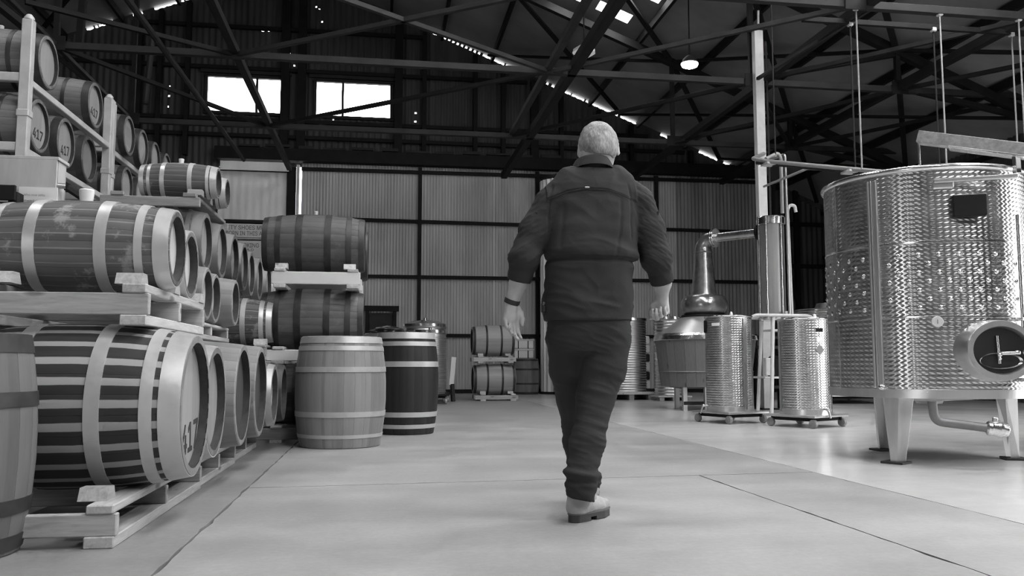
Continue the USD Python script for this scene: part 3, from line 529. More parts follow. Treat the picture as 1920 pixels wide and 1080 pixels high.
# --- the stack of dark barrels at the end of the rows
GX = -.17
HG = [(.03, .05), (.155, .05), (.36, .06), (.64, .06), (.845, .05), (.97, .05)]
gA = barrel('dark wet-looking barrel on top of the three-high stack, pale planks under it', lie(GX, 8.40, 1.86, .95), roll(0), .95, .295, .25, OAK_DARK, M_HOOPDARK, HG, 26, True, HEADDARK, 'oak', bung_r=.022)
copy(gA, 'barrel behind the top one of the three-high stack, only its pale rim edge showing', lie(GX + .02, 9.05, 1.84, .95), roll(60))
g3b = barrel('weathered barrel in the middle of the three-high stack, right behind the upright pale barrel', lie(GX, 8.42, 1.14, .95), roll(0), .95, .295, .25, staves_mat('brown_oak', .05, .17, 26, patch=.12, seed=41), M_HOOPDARK, HG, 26, True, HEADDARK)
copy(gA, 'dark barrel at the bottom of the three-high stack, mostly hidden by the upright pale barrel', lie(GX, 8.42, .43, .95), roll(120))
pallet('pallet with a white painted plank under the top barrel of the stack', -.20, .80, 8.02, 1.35, 1.412, .035, .115, .03, rails=(-.27, -1.0 + .07), mx=TPALE, chocks=[(8.1, -.3), (8.1, -.92)])
pallet('pallet under the middle barrel of the three-high stack', -.22, .9, 8.02, 1.35, .712, .03, .10, .03, rails=(-.27, -.93), mx=TPALE)
pallet('low grey pallet on the floor under the three-high stack', -.22, .95, 8.02, 1.35, 0, .03, .10, .025, rails=(-.27, -.93), mx=TG)

# --- upright barrels
up = barrel('upright pale oak barrel with galvanised hoops on the floor before the three-high stack', (-.345, 7.72, 0), RZ(20), .95, .395, .345, OAK_PALE, M_HOOPBRIGHT, [(.105, .03), (.30, .045), (.70, .045), (.89, .04), (.965, .055)], 26, True, HEADPALE)
barrel('upright black painted barrel with bright hoops beside the pale upright one', (.262, 9.02, 0), RZ(0), 1.04, .338, .288, OAK_BLACK, M_HOOPBRIGHT, [(.08, .04), (.195, .05), (.685, .055), (.885, .045), (.965, .065)], 26, True, HEADDARK)
fx = at_d(-126, 1000, 3.16)
barrel('upright barrel with dark iron hoops cut by the left frame edge, nearest of all', (fx[0], fx[1], 0), RZ(10), .82, .325, .285, OAK_FRONT, M_HOOPDARK, [(.055, .055), (.22, .055), (.70, .055), (.955, .07)], 22, True, HEAD)

# --- steel rack: posts, beams, rails
def rack(label, x1, y0, y1, depth, ztop, levels):
    r = thing('barrel_rack', label, 'rack', (x1, y0, 0))
    for x in (0, -depth):
        for y in (0, y1 - y0):
            w = .085; part(r, 'post', cbox((x, y, ztop / 2), (w, w, ztop), .006), M_RACK)
            part(r, 'post_cap', xf(lathe([(.0001, .05), (.02, .046), (.04, .02), (.043, 0)], 16), (x, y, ztop)), M_RACK, smooth=30)
            part(r, 'sleeve', cbox((x, y, levels[0] - .31), (.1, .1, .06), .006), M_RACK)
    for z in levels:
        for y in (0, y1 - y0): part(r, 'beam', cbox((-depth / 2, y, z), (depth - .085, .06, .075), .006), M_RACK)
        for x in (0, -depth): part(r, 'rail', cbox((x, (y1 - y0) / 2, z - .03), (.07, y1 - y0 - .085, .06), .006), M_RACK)
    return r
rack('white painted steel barrel rack at upper left, nearest bay with the thick front post', -2.99, 7.55, 9.72, .55, 3.62, (3.115, 2.52, 1.2))
rack('white painted steel barrel rack, second bay behind the first', -3.08, 10.12, 13.3, .55, 3.68, (3.155, 2.545, 1.2))
# --- crates and the notice behind the long cask
crate = thing('plywood_crate', 'tall plywood crate behind the long small cask, under the rack barrels', 'crate', (-2.46, 5.54, 0))
for nm, c, s in (('front_panel', (0, -.08, .99), (1.0, .018, 1.94)), ('rear_panel', (0, .06, .99), (1.0, .018, 1.9)), ('side_panel', (-.491, 0, .99), (.018, .12, 1.9)), ('side_panel', (.491, 0, .99), (.018, .12, 1.9)), ('lid', (0, 0, 1.952), (1.02, .18, .02)), ('base', (0, 0, .03), (1.0, .16, .06))): part(crate, nm, cbox(c, s, .002), M_PLY)
dc = thing('slatted_crate', 'dark slatted crate at the left edge in front of the plywood crate', 'crate', (-2.545, 5.33, 0))
for k in range(17): part(dc, 'slat', cbox((0, -.05, .10 + k * .1), (.86, .02, .09)), M_STEELDARK)
for x in (-.41, .41):
    for y in (-.015, .03): part(dc, 'corner_post', cbox((x, y, .855), (.05, .05, 1.71)), M_STEELDARK)
for s in (-.42, .42): part(dc, 'side_panel', cbox((s, 0, .85), (.016, .07, 1.70)), M_STEELDARK)
pn = thing('paper_notice', 'white paper notice with faint lines of print on the plywood crate', 'notice', (-2.055, 5.444, 1.52))
ps = part(pn, 'sheet', cbox((0, 0, .12), (.22, .004, .26), .0005), M_PAPER)
for k, (s, x) in enumerate((('Who now stills.', -.08), ('Where it cooper', -.086))):
    part(ps, 'print', xf(text(s, 0.0125, .001), (x, -.0022, .195 - k * .035), RX(90)), plain('grey_print', .3, .8))
tb = thing('steel_tube', 'short bright steel tube lying beside the plywood crate', 'tube', (-1.95, 5.47, 1.79)); part(tb, 'tube_body', tube([(-.03, 0, 0), (.03, .02, 0)], .017, 14), M_STEELSAT, smooth=40); part(tb, 'bracket', bar((.03, .03, -.005), (.16, .3, -.10), .03, .03), M_STEELDARK)
# ================================================================== stainless tanks, pot still, pipework
DIM_BIG = dimpled('dimpled_jacket', 100, 31.0, .50, .25, .27); DIM_SMALL = dimpled('fine_dimpled_jacket', 52, 34.0, .6, .26, .3); RIB = dimpled('ribbed_jacket', 0.0, 24.0, .66, .24, .9)
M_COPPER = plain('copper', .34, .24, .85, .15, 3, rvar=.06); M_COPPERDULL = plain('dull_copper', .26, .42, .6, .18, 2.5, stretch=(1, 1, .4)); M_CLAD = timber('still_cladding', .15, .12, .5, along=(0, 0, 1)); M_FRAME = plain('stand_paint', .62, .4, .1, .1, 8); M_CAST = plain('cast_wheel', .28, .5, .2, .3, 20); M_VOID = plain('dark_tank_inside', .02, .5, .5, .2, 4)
def wall_tube(R, z0, z1, n=96, th=.004, cut=None):
    return lathe([(R, z0), (R, z1), (R - th, z1), (R - th, z0)], n, closed_prof=True)
TC = (4.15, 6.02)
toc = math.atan2(-TC[1], -TC[0])                          # direction from the tank to the camera
def big_tank(label, c, full=True):
    t = thing('tank', label, 'tank', (c[0], c[1], 0)); R, z0, z1 = .71, .47, 2.09
    an = lambda px, py=600: None
    part(t, 'shell', lathe([(R, z0 + .06), (R, z1 - .01)], 128), DIM_BIG, smooth=True)
    part(t, 'inner_wall', lathe([(R - .006, z1 - .01), (R - .006, z0 + .06)], 64), M_VOID, smooth=True)
    part(t, 'base_skirt', lathe([(R - .02, z0), (R + .004, z0), (R + .004, z0 + .062), (R - .004, z0 + .066)], 128), M_STEELSAT, smooth=40)
    part(t, 'bottom_cone', lathe([(.0001, z0 - .06), (.09, z0 - .06), (.1, z0 - .04), (R - .02, z0 + .01)], 64), M_STEELSAT, smooth=40)
    part(t, 'rim', lathe([(R + .022 * math.cos(q), z1 + .022 * math.sin(q)) for q in np.linspace(0, 2 * PI, 14, endpoint=False)], 128, closed_prof=True), M_STEEL, smooth=True)
    part(t, 'lid', lathe([(.0001, z1 + .03), (.2, z1 + .03), (R - .04, z1 - .035), (R - .01, z1 - .035)], 64), M_STEELSAT, smooth=40)
    for z, h in ((1.555, .014), (1.03, .012)): part(t, 'weld_band', lathe([(R + .001, z), (R + .004, z + .002), (R + .004, z + h), (R + .001, z + h + .002)], 128), M_STEEL, smooth=40)
    if not full: 
        for k in range(3):
            a = toc + .5 + k * 2 * PI / 3; part(t, 'leg', bar((.58 * math.cos(a), .58 * math.sin(a), z0 + .02), (.5 * math.cos(a), .5 * math.sin(a), .02), .1, .08), M_STEELSAT)
        return t
    d = lambda a: np.array([math.cos(a), math.sin(a)])
    # seam cover: two vertical mouldings
    for da, w in ((-.50, .020), (-.468, .014), (-.43, .036)):
        q = d(toc + da) * (R + .006); part(t, 'vertical_moulding', xf(cbox((0, 0, 0), (.02, w, 1.5), .006), (*q, 1.29), RZ(math.degrees(toc + da))), M_STEELSAT)
    q = d(toc - .985) * (R + .003); part(t, 'vertical_seam', xf(cbox((0, 0, 0), (.008, .014, 1.55), .003), (*q, 1.3), RZ(math.degrees(toc - .985))), M_STEEL)
    q = d(toc - .425) * (R + .01); part(t, 'bolt_cap', sphere((*q, z0 + .075), (.028, .028, .022)), M_STEEL, smooth=True)
    # pressed dots of the cooling band
    dots = []
    for r_ in range(7):
        for k in range(34):
            a = (k + .5 * (r_ % 2)) * 2 * PI / 34
            if -.56 < (a - toc + PI) % (2 * PI) - PI < -.38: continue
            v, f = lathe([(.018, 0), (.013, .006), (.0001, .009)], 8); q = d(a) * R
            dots.append(xf((v, f), (*q, 1.10 + r_ * .062), RZ(math.degrees(a)) @ RY(90)))
    part(t, 'pressed_dot', cat(*dots), M_STEEL, smooth=50, kind='stuff')
    # manway: oval ring, dark inside, door hung on a hinge
    ma = toc + .62; mz = .80; Mr = RZ(math.degrees(ma)) @ np.array([[0, 0, 1.], [1, 0, 0], [0, 1, 0]])      # local x: along the wall, y: up, z: outward
    ell = lambda rx, ry, z, n=56: np.stack([rx * np.cos(np.linspace(0, 2 * PI, n, endpoint=False)), ry * np.sin(np.linspace(0, 2 * PI, n, endpoint=False)), np.full(n, z)], 1)
    def ring(secs, close=False):
        n = len(secs[0]); V = np.vstack(secs); Q = [(i * n + j, i * n + (j + 1) % n, ((i + 1) % len(secs)) * n + (j + 1) % n, ((i + 1) % len(secs)) * n + j) for i in range(len(secs) if close else len(secs) - 1) for j in range(n)]
        return cat((V, np.array(Q)))
    P0 = lambda m: xf(m, (*(d(ma) * R), mz), Mr)
    mp = part(t, 'manway_ring', P0(ring([ell(.272, .212, -.06), ell(.268, .208, .07), ell(.262, .203, .085), ell(.222, .165, .085), ell(.212, .158, .07), ell(.205, .150, -.06)], True)), M_STEELSAT, smooth=30)
    v = ell(.21, .156, .05); part(t, 'manway_dark', P0((np.vstack([v, [[0, 0, .05]]]), np.array([(j, (j + 1) % 56, 56) for j in range(56)]))), M_VOID)
    mdp = part(t, 'manway_door', P0(ring([ell(.175, .04, .050), ell(.185, .046, .058), ell(.175, .05, .066), ell(.15, .03, .066)], True)) if False else P0(xf(ring([ell(.16, .045, .056), ell(.168, .052, .064), ell(.16, .058, .058), ell(.15, .05, .054)], True), (0, -.07, .004))), M_STEEL, smooth=40)
    part(mdp, 'door_spindle', P0(cat(tube([(-.02, -.09, .075), (-.02, .10, .06)], .009, 10), sphere((-.02, -.03, .078), .016, 1), sphere((-.02, -.055, .078), .013, 1))), M_STEEL, smooth=40)
    part(mdp, 'clamp_handle', P0(cat(tube([(-.01, -.02, .085), (.12, -.015, .095)], .013, 10), sphere((.10, -.013, .098), (.026, .016, .016), 1), sphere((.155, -.012, .098), .017, 1))), M_STEEL, smooth=40)
    part(mp, 'hinge_arm', P0(cat(cbox((.26, -.005, .11), (.15, .045, .02), .004), tube([(.33, .12, .03), (.33, -.14, .03)], .014, 12), cbox((.35, .10, .03), (.12, .02, .03)), cbox((.33, -.12, .02), (.1, .03, .04)))), M_STEEL, smooth=40)
    part(t, 'sight_tube', cat(tube([(*(d(toc + .92) * (R + .05)), .55), (*(d(toc + .92) * (R + .05)), 1.75)], .011, 10), tube([(*(d(toc + .92) * R), .6), (*(d(toc + .92) * (R + .06)), .6)], .013, 10), tube([(*(d(toc + .92) * R), 1.02), (*(d(toc + .92) * (R + .06)), 1.02)], .013, 10)), M_STEEL, smooth=40)
    ga = toc + .10; q = d(ga) * (R + .004)
    gp = part(t, 'gauge', xf(lathe([(.0001, .03), (.034, .03), (.038, .026), (.038, 0)], 32), (*q, 1.0), RZ(math.degrees(ga)) @ RY(90)), M_STEELPALE, smooth=30, label='round thermometer dial')
    part(gp, 'gauge_needle', xf(cbox((0, 0, .031), (.03, .003, .002), 0), (*q, 1.0), RZ(math.degrees(ga)) @ RY(90)), M_INK)
    # name plate box and the bracket under the rim
    ba = toc + .42; q = d(ba) * (R + .035); RB = RZ(math.degrees(ba) - 18)
    cbp = part(t, 'control_box', xf(cbox((0, 0, 0), (.07, .205, .145), .004), (*q, 1.80), RB), M_STEELDARK); part(cbp, 'box_lip', xf(cbox((-.01, 0, .075), (.08, .21, .006), .001), (*q, 1.80), RB), M_STEELSAT)
    q = d(toc + .48) * (R + .03); part(t, 'rim_bracket', xf(cat(cbox((.03, 0, 0), (.05, .52, .028), .004), cbox((-.005, -.2, -.03), (.09, .14, .05), .01)), (*q, 1.985), RB), M_STEELSAT)
    # three folded legs on pads
    for k, fp in enumerate(((3.64, 5.70), (4.10, 6.60), (4.69, 5.80))):
        f = np.array(fp) - c; u = f / np.linalg.norm(f); w = np.array([-u[1], u[0]]); top = f * 1.0
        def sec(z, hw, dp, off): return [np.array([*(top + u * off + w * s * hw + u * dd), z]) for s, dd in ((-1, -dp), (-.45, .012), (.45, .012), (1, -dp))]
        A, B = sec(z0 + .01, .115, .085, .0), sec(.018, .055, .05, .0)
        V = np.array(A + B + [p - np.array([*(u * .006), 0]) for p in A + B]); Q = []
        for j in range(3): Q += [(j, j + 1, 4 + j + 1, 4 + j), (8 + j + 1, 8 + j, 12 + j, 12 + j + 1)]
        Q += [(0, 4, 12, 8), (7, 3, 11, 15)]
        part(t, 'leg', cat((V, np.array(Q))), M_STEELSAT); part(t, 'foot_pad', xf(cbox((0, 0, .009), (.15, .16, .018), .003), (*(f + u * -.02), 0), RZ(math.degrees(math.atan2(u[1], u[0])))), M_BLACK)
    # drain pipe and valve
    o = d(toc + .05) * .28; e = at_d(1858, 803, 5.72) - [c[0], c[1], 0]
    s0 = at_d(1748, 760, 5.80) - [c[0], c[1], 0]; s1 = at_d(1752, 790, 5.80) - [c[0], c[1], 0]
    dp = part(t, 'drain_pipe', tube(bend([s0 + [0, 0, .03], s1, e], .06, 7), .030, 16), plain('grey_pipe', .16, .45, .3, .2, 8), smooth=40)
    dv = (e - s1) / np.linalg.norm(e - s1); X, Yv, D_ = frame_of(dv)
    part(dp, 'valve', xf(lathe([(.032, -.03), (.046, -.02), (.05, .0), (.046, .01), (.052, .03), (.058, .05), (.05, .07), (.044, .075), (.046, .10), (.040, .105), (.030, .105), (.028, .06)], 24), e, np.stack([X, Yv, D_], 1)), M_STEEL, smooth=30); part(dp, 'valve_strap', xf(cbox((.0, .05, .02), (.03, .05, .03)), e, np.stack([X, Yv, D_], 1)), M_STEELSAT)
    # gantry rail over the lid
    g0, g1 = at_d(1722, 258, 6.35) - [c[0], c[1], 0], at_d(1960, 287, 5.9) - [c[0], c[1], 0]
    part(t, 'gantry_beam', bar(g0, g1, .12, .085), plain('embossed_plate', .30, .45, .5, .3, 30, bump=.6, bscale=60)); part(t, 'gantry_lip', bar(g0 + (g1 - g0) * .25 + [0, 0, -.052], g1 + [0, 0, -.052], .14, .012), M_STEEL)
    part(t, 'gantry_post', tube([g0, (g0[0], g0[1], z1)], .009, 10), M_STEEL, smooth=40); p = g0 + (g1 - g0) * .78; part(t, 'gantry_post', bar((p[0], p[1], z1 - .05), p, .04, .04), M_STEEL)
    return t
big_tank('large dimpled stainless tank on three legs with an open round manway, right foreground', TC)
big_tank('second large stainless tank cut off by the right frame edge', (6.10, 6.36), False)

def dolly(t, c, s, h=.14, mat=None, ang=0.):
    R_ = RZ(ang)
    part(t, 'dolly_plate', xf(cbox((0, 0, h - .012), (s, s, .024), .004), (*c, 0), R_), mat or M_STEELSAT)
    part(t, 'dolly_frame', xf(cat(*[cbox((x, 0, h - .045), (.03, s * .86, .04)) for x in (-s * .38, s * .38)], *[cbox((0, y, h - .045), (s * .8, .03, .04)) for y in (-s * .38, s * .38)]), (*c, 0), R_), M_STEELDARK)
    for x in (-1, 1):
        for y in (-1, 1):
            w = lathe([(.0001, -.02), (.046, -.02), (.05, -.012), (.05, .012), (.046, .02), (.0001, .02)], 20); part(t, 'wheel', xf(w, (*(np.array(c) + (R_ @ np.array([x * s * .42, y * s * .42, 0]))[:2]), .05), R_ @ RY(90) @ RZ(0)), M_CAST, smooth=40)
def small_tank(label, c, R, h, ang, tagk=False):
    t = thing('tank', label, 'tank', (*c, 0)); z0 = .14; toc_ = math.atan2(-c[1], -c[0]); d = lambda a: np.array([math.cos(a), math.sin(a)])
    dolly(t, (0, 0), 2.3 * R, z0, None, ang)
    part(t, 'shell', lathe([(R, z0 + .03), (R, h - .012)], 96), DIM_SMALL, smooth=True); part(t, 'base_band', lathe([(R - .01, z0), (R + .003, z0), (R + .003, z0 + .06), (R - .002, z0 + .062)], 96), M_STEELSAT, smooth=40)
    part(t, 'rim', lathe([(R + .011 * math.cos(q), h + .011 * math.sin(q)) for q in np.linspace(0, 2 * PI, 12, endpoint=False)], 96, closed_prof=True), M_STEEL, smooth=True); part(t, 'lid', lathe([(.0001, h - .01), (R - .02, h - .02), (R - .004, h - .02)], 48), M_STEELSAT)
    part(t, 'lid_knob', xf(lathe([(.0001, .075), (.012, .07), (.022, .04), (.03, 0)], 16), (*(d(toc_ + (.25 if not tagk else .9)) * R * .55), h - .015)), M_WHITE, smooth=40)
    a = toc_ + (.72 if not tagk else -1.2); q = d(a) * (R + .004); part(t, 'level_tube', cat(xf(cbox((0, 0, 0), (.012, .05, h - z0 - .06), .004), (*q, (h + z0) / 2), RZ(math.degrees(a)))), plain('level_gauge', .25, .3, .4, .1, 8))
    part(t, 'vertical_seam', xf(cbox((0, 0, 0), (.006, .012, h - z0 - .08), .002), (*(d(toc_ + 1.2) * (R + .002)), (h + z0) / 2), RZ(math.degrees(toc_ + 1.2))), M_STEEL)
    v0 = d(toc_ + (.75 if tagk else -1.25)); v0 = np.array([*v0, 0])
    part(t, 'tap', cat(tube(bend([v0 * R + [0, 0, z0 + .07], v0 * (R + .06) + [0, 0, z0 + .06], v0 * (R + .09) + [0, 0, z0 - .03]], .03), .013, 10), sphere(v0 * (R + .05) + [0, 0, z0 + .065], .022, 1)), M_STEELSAT, smooth=40)
    if tagk:
        a = toc_ + .62; q = d(a) * (R + .002)
        for z, w, hh, m in ((h - .13, .09, .04, M_STEELDARK), (h - .24, .085, .055, M_PAPER)): part(t, 'label_plate', xf(cbox((0, 0, 0), (.004, w, hh), .001), (*q, z), RZ(math.degrees(a))), m)
        part(t, 'diamond_sticker', xf(cbox((0, 0, 0), (.003, .08, .08), .001), (*q, h - .355), RZ(math.degrees(a)) @ RX(45)), plain('grey_sticker', .2, .5))
    else:
        a = toc_ - .55; q = d(a) * (R + .002); part(t, 'label_plate', xf(cbox((0, 0, 0), (.004, .11, .035), .001), (*q, h - .10), RZ(math.degrees(a))), M_PAPER); a = toc_ - 1.25; q = d(a) * (R + .01); part(t, 'handle', xf(cbox((0, 0, 0), (.03, .03, .16), .01), (*q, h - .12), RZ(math.degrees(a))), M_STEELDARK)
    return t
small_tank('small dimpled tank on a wheeled dolly, left of the pair, in front of the still', (4.28, 10.12), .285, 1.30, 20)
small_tank('small dimpled tank on a wheeled dolly with a diamond sticker, right of the pair', (4.87, 9.33), .290, 1.23, 28, True)
t = thing('tank', 'plain stainless tank on castors behind the large tank, partly hidden', 'tank', (8.55, 15.2, 0)); dolly(t, (0, 0), 1.5, .16)
part(t, 'shell', lathe([(.72, .16), (.72, 1.72), (.70, 1.76), (.69, 1.72)], 72), RIB, smooth=30); part(t, 'neck_cap', lathe([(.0001, 1.9), (.3, 1.88), (.36, 1.74)], 40), M_STEELSAT, smooth=30)

# ribbed tanks farther back
def ribbed(label, c, R, h, z0=.16, n=30, dome=False, base='pallet'):
    t = thing('tank', label, 'tank', (*c, 0)); pr = []
    for k in range(n * 4 + 1):
        z = z0 + (h - z0) * k / (n * 4); pr.append((R + .009 * math.sin(k * PI / 2), z))
    part(t, 'shell', lathe(pr, 64), M_STEELSAT, smooth=True); part(t, 'lid', lathe([(.0001, h + (.10 if dome else .02)), (R * .6, h + (.07 if dome else .02)), (R + .02, h + .01), (R + .02, h - .04), (R, h - .05)], 64), M_STEEL, smooth=30)
    part(t, 'lid_knob', xf(lathe([(.0001, .06), (.03, .05), (.035, 0)], 14), (0, 0, h + (.09 if dome else .01))), M_STEEL, smooth=40)
    if base == 'pallet':
        for x in (-R * .9, 0, R * .9): part(t, 'skid', cbox((x, 0, z0 * .35), (.1, 2.2 * R, z0 * .7)), TG)
        part(t, 'base_board', cbox((0, 0, z0 * .85), (2.3 * R, 2.3 * R, z0 * .3)), TY)
    else: dolly(t, (0, 0), 2.4 * R, z0, M_STEELDARK)
    return t
ribbed('tall ribbed stainless tank on a timber skid, seen between the man and the still', (5.02, 17.3), .45, 1.66)
ribbed('wide lidded stainless tank behind the ribbed one, left of the two stacked barrels', (.86, 17.0), .42, 1.50, .16, 20, True, 'dolly')
ribbed('slim ribbed stainless tank on a dark dolly behind the black upright barrel', (.90, 15.95), .28, 1.34, .17, 34, False, 'dolly')
ribbed('ribbed drum with a bright rim just left of the pot still', (5.75, 16.6), .30, 1.66, .1, 26)
bx_ = thing('box_stack', 'stack of pale and grey boxes between the ribbed tank and the still', 'boxes', (5.56, 17.75, 0))
for k in range(7): part(bx_, 'box', cbox((.0, 0, .1 + k * .19), (.22, .3, .17), .02), M_PAPER if k in (1, 3, 5, 6) else M_STEELMID)

# ---- pot still
SC = (5.12, 13.05)
s = thing('pot_still', 'copper pot still with a bulged neck and timber-clad boiler', 'still', (*SC, 0))
for k in range(28):                                        # cladding boards of the boiler
    a0, a1 = (k - .49) * 2 * PI / 28, (k + .49) * 2 * PI / 28; V = []
    for z, r in ((.37, .70), (1.12, .795)):
        for rr in (r, r - .03):
            for a in (a0, a1): V.append((rr * math.cos(a), rr * math.sin(a), z))
    h = trimesh.convex.convex_hull(np.array(V)); part(s, 'cladding_board', (np.array(h.vertices), np.array(h.faces)), M_CLAD)
part(s, 'boiler', lathe([(.0001, .34), (.5, .34), (.665, .38), (.76, 1.12)], 64), M_COPPERDULL, smooth=30)
part(s, 'shoulder_band', lathe([(.80, 1.09), (.815, 1.10), (.80, 1.16), (.74, 1.20), (.72, 1.19)], 72), M_STEEL, smooth=30); part(s, 'lower_hoop', lathe([(.735, .60), (.742, .60), (.744, .612), (.735, .612)], 72), M_STEEL)
part(s, 'shoulder', lathe([(.74, 1.19), (.62, 1.28), (.40, 1.44), (.34, 1.48)], 72), plain('pale_copper', .46, .34, .7, .12, 3), smooth=30)
part(s, 'collar', lathe([(.36, 1.46), (.37, 1.475), (.36, 1.50), (.28, 1.50)], 56), M_STEELDARK, smooth=30)
part(s, 'bulge', lathe([(.25, 1.49)] + [(.25 + .118 * math.cos(q), 1.655 + .165 * math.sin(q)) for q in np.linspace(-1.35, 1.35, 18)] + [(.205, 1.83)], 64), M_COPPER, smooth=True)
part(s, 'neck', lathe([(.205, 1.82), (.19, 1.9), (.165, 2.2), (.14, 2.5), (.135, 2.56)], 48), M_COPPER, smooth=True); part(s, 'neck_joint', lathe([(.142, 2.50), (.15, 2.505), (.15, 2.525), (.142, 2.53)], 48), M_COPPER)
CC = at_d(1447, 500, 12.95); CC = np.array([CC[0], CC[1]])
ad = np.array([*(CC - SC), 0]); La = np.linalg.norm(ad); ad /= La
el = [np.array([0, 0, 2.55])] + [np.array([0, 0, 2.56]) + ad * (.16 - .16 * math.cos(q)) + np.array([0, 0, .17 * math.sin(q)]) for q in np.linspace(.1, PI / 2, 10)] + [ad * .2 + np.array([0, 0, 2.732])]
part(s, 'elbow', tube(el, np.linspace(.136, .095, len(el)), 24), M_COPPER, smooth=50)
zt = 2.732; fl = lambda x, r, w: xf(lathe([(.0001, -w), (r, -w), (r * 1.03, 0), (r, w), (.0001, w)], 28), ad * x + np.array([0, 0, zt]), np.stack([*frame_of(ad)], 1))
part(s, 'flange', cat(fl(.205, .15, .012), fl(.235, .15, .012)), M_STEEL, smooth=30); part(s, 'lyne_arm', tube([ad * .22 + [0, 0, zt], ad * (La - .19) + [0, 0, zt + .0]], .072, 24), M_STEEL, smooth=40); part(s, 'flange', fl(La - .205, .11, .02), M_STEELDARK, smooth=30)
for px in (1258, 1291, 1345, 1400):
    a = {1258: 3.75, 1291: 4.35, 1345: 5.2, 1400: 5.8}[px]
    part(s, 'leg', cbox((.58 * math.cos(a), .58 * math.sin(a), .19), (.07, .07, .38)), M_STEELSAT)
for a in (1.0, 2.2): part(s, 'leg', cbox((.55 * math.cos(a), .55 * math.sin(a), .19), (.07, .07, .38)), M_STEELSAT)
part(s, 'brace', cbox((0, -.38, .12), (1.0, .03, .05)), M_STEELMID)
# ---- condenser on its stand
c = thing('condenser', 'tall copper condenser column on a white tube stand, right of the still', 'condenser', (*CC, 0))
part(c, 'column', lathe([(.0001, 1.42), (.195, 1.42), (.195, 2.84), (.0001, 2.84)], 48), M_COPPERDULL, smooth=30); part(c, 'top_cap', lathe([(.2, 2.82), (.215, 2.83), (.215, 2.93), (.2, 2.95), (.0001, 2.96)], 48), M_STEEL, smooth=30); part(c, 'base_cap', lathe([(.0001, 1.36), (.2, 1.37), (.212, 1.40), (.212, 1.44), (.195, 1.45)], 48), M_STEEL, smooth=30)
toc_ = math.atan2(-CC[1], -CC[0])
for da in (-1.0, -.35, .75):
    q = np.array([math.cos(toc_ + da), math.sin(toc_ + da)]) * .212; part(c, 'tie_rod', tube([(*q, 1.4), (*q, 2.94)], .014, 10), M_STEEL, smooth=40)
rt = np.array([_r[0], _r[1]])
loc = lambda side, back=0., z=0.: np.array([*(rt * side + np.array([_w[0], _w[1]]) * back), z])
part(c, 'vent_pipe', tube(bend([loc(.27, -.05, 1.42), loc(.245, -.05, 3.06), loc(.29, -.05, 3.13), loc(.36, -.05, 3.12), loc(.375, -.05, 3.02)], .05, 5), .026, 12), M_STEELPALE, smooth=40)
part(c, 'riser_pipe', tube(bend([loc(.19, -.2, .95), loc(.19, -.2, 2.9), loc(.185, -.2, 3.88), loc(-.1, .3, 3.84)], .05, 5), .022, 12), M_STEELSAT, smooth=40)
part(c, 'drip_pipe', tube(bend([loc(.12, -.25, 1.5), loc(.12, -.25, .92), loc(.02, -.25, .88)], .05, 5), .022, 12), M_STEELPALE, smooth=40)
part(c, 'ring_rail', tube(bend([loc(-.42, -.28, 1.40), loc(-.35, -.30, 1.44), loc(.45, -.30, 1.43), loc(.55, -.2, 1.36), loc(.5, .25, 1.40), loc(-.35, .28, 1.43), loc(-.42, -.1, 1.40)], .08, 5), .024, 12), M_FRAME, smooth=40)
for a, b in (((-.08, -.26), (-.17, -.36)), ((.27, -.26), (.36, -.36)), ((-.1, .24), (-.17, .34)), ((.27, .24), (.36, .34))): part(c, 'stand_leg', tube([loc(*a, 1.42), loc(*b, 0)], .028, 12), M_FRAME, smooth=40)
part(c, 'shelf', cbox((0, 0, .52), (.5, .4, .03)), M_FRAME); part(c, 'shelf', cbox((.05, -.05, 1.22), (.34, .3, .03)), M_FRAME)
part(c, 'motor', cat(lathe([(.0001, .54), (.10, .54), (.10, .80), (.06, .84), (.0001, .84)], 24)), M_STEELDARK, smooth=30); part(c, 'junction_box', cbox((-.12, -.05, .68), (.14, .12, .26), .01), M_STEELPALE)
sb = loc(.22, 1.1); shelf = thing('slatted_rack', 'grey slatted rack seen between the two small tanks, behind the condenser stand', 'rack', (CC[0] + sb[0], CC[1] + sb[1], 0))
for k in range(6): part(shelf, 'slat', cbox((0, 0, .35 + k * .16), (.5, .3, .05)), M_STEELMID)
for x in (-.24, .24): part(shelf, 'post', cbox((x, 0, .6), (.05, .25, 1.2)), M_STEELDARK)

# ---- white steel post, pipe run and its hangers
PP = at_d(1424, 225, 14.05); po = thing('steel_post', 'white steel post behind the condenser, rising to the roof truss', 'post', (PP[0], PP[1], 0))
ztop = at_d(1417, 52, 14.05)[2]
part(po, 'shaft', cbox((0, 0, ztop / 2), (.15, .12, ztop), .004), M_STEELPALE); part(po, 'base_plate', cbox((0, 0, .01), (.3, .3, .02)), M_STEELDARK); part(po, 'top_plate', cbox((0, 0, ztop + .01), (.26, .2, .03)), M_STEELMID); part(po, 'top_bolt', tube([(.02, 0, ztop), (.03, 0, ztop + .35)], .02, 8), M_STEELPALE)
for x, y in ((.11, -.07), (.15, .0)): part(po, 'conduit', tube([(x, y, 1.2), (x, y, ztop - .2)], .016, 8), M_STEELMID)
pr = thing('pipe_run', 'pair of horizontal steel pipes hung from rods, running from the post towards the large tank', 'pipes', (6.6, 11.4, 3.7))
o = np.array([6.6, 11.4, 3.7]); a, b = at_d(1412, 300, 12.6) - o, at_d(1740, 330, 10.6) - o; b = a + (b - a) * 1.9
part(pr, 'pipe', tube(bend([at_d(1432, 288, 13.4) - o, a + [-.0, 0, .02], a + (b - a) * .06, b], .03, 5), .03, 12), M_PIPE, smooth=40)
part(pr, 'pipe', tube([a + [.1, .1, -.01], b + [.1, .1, -.02]], .028, 12), M_STEELMID, smooth=40)
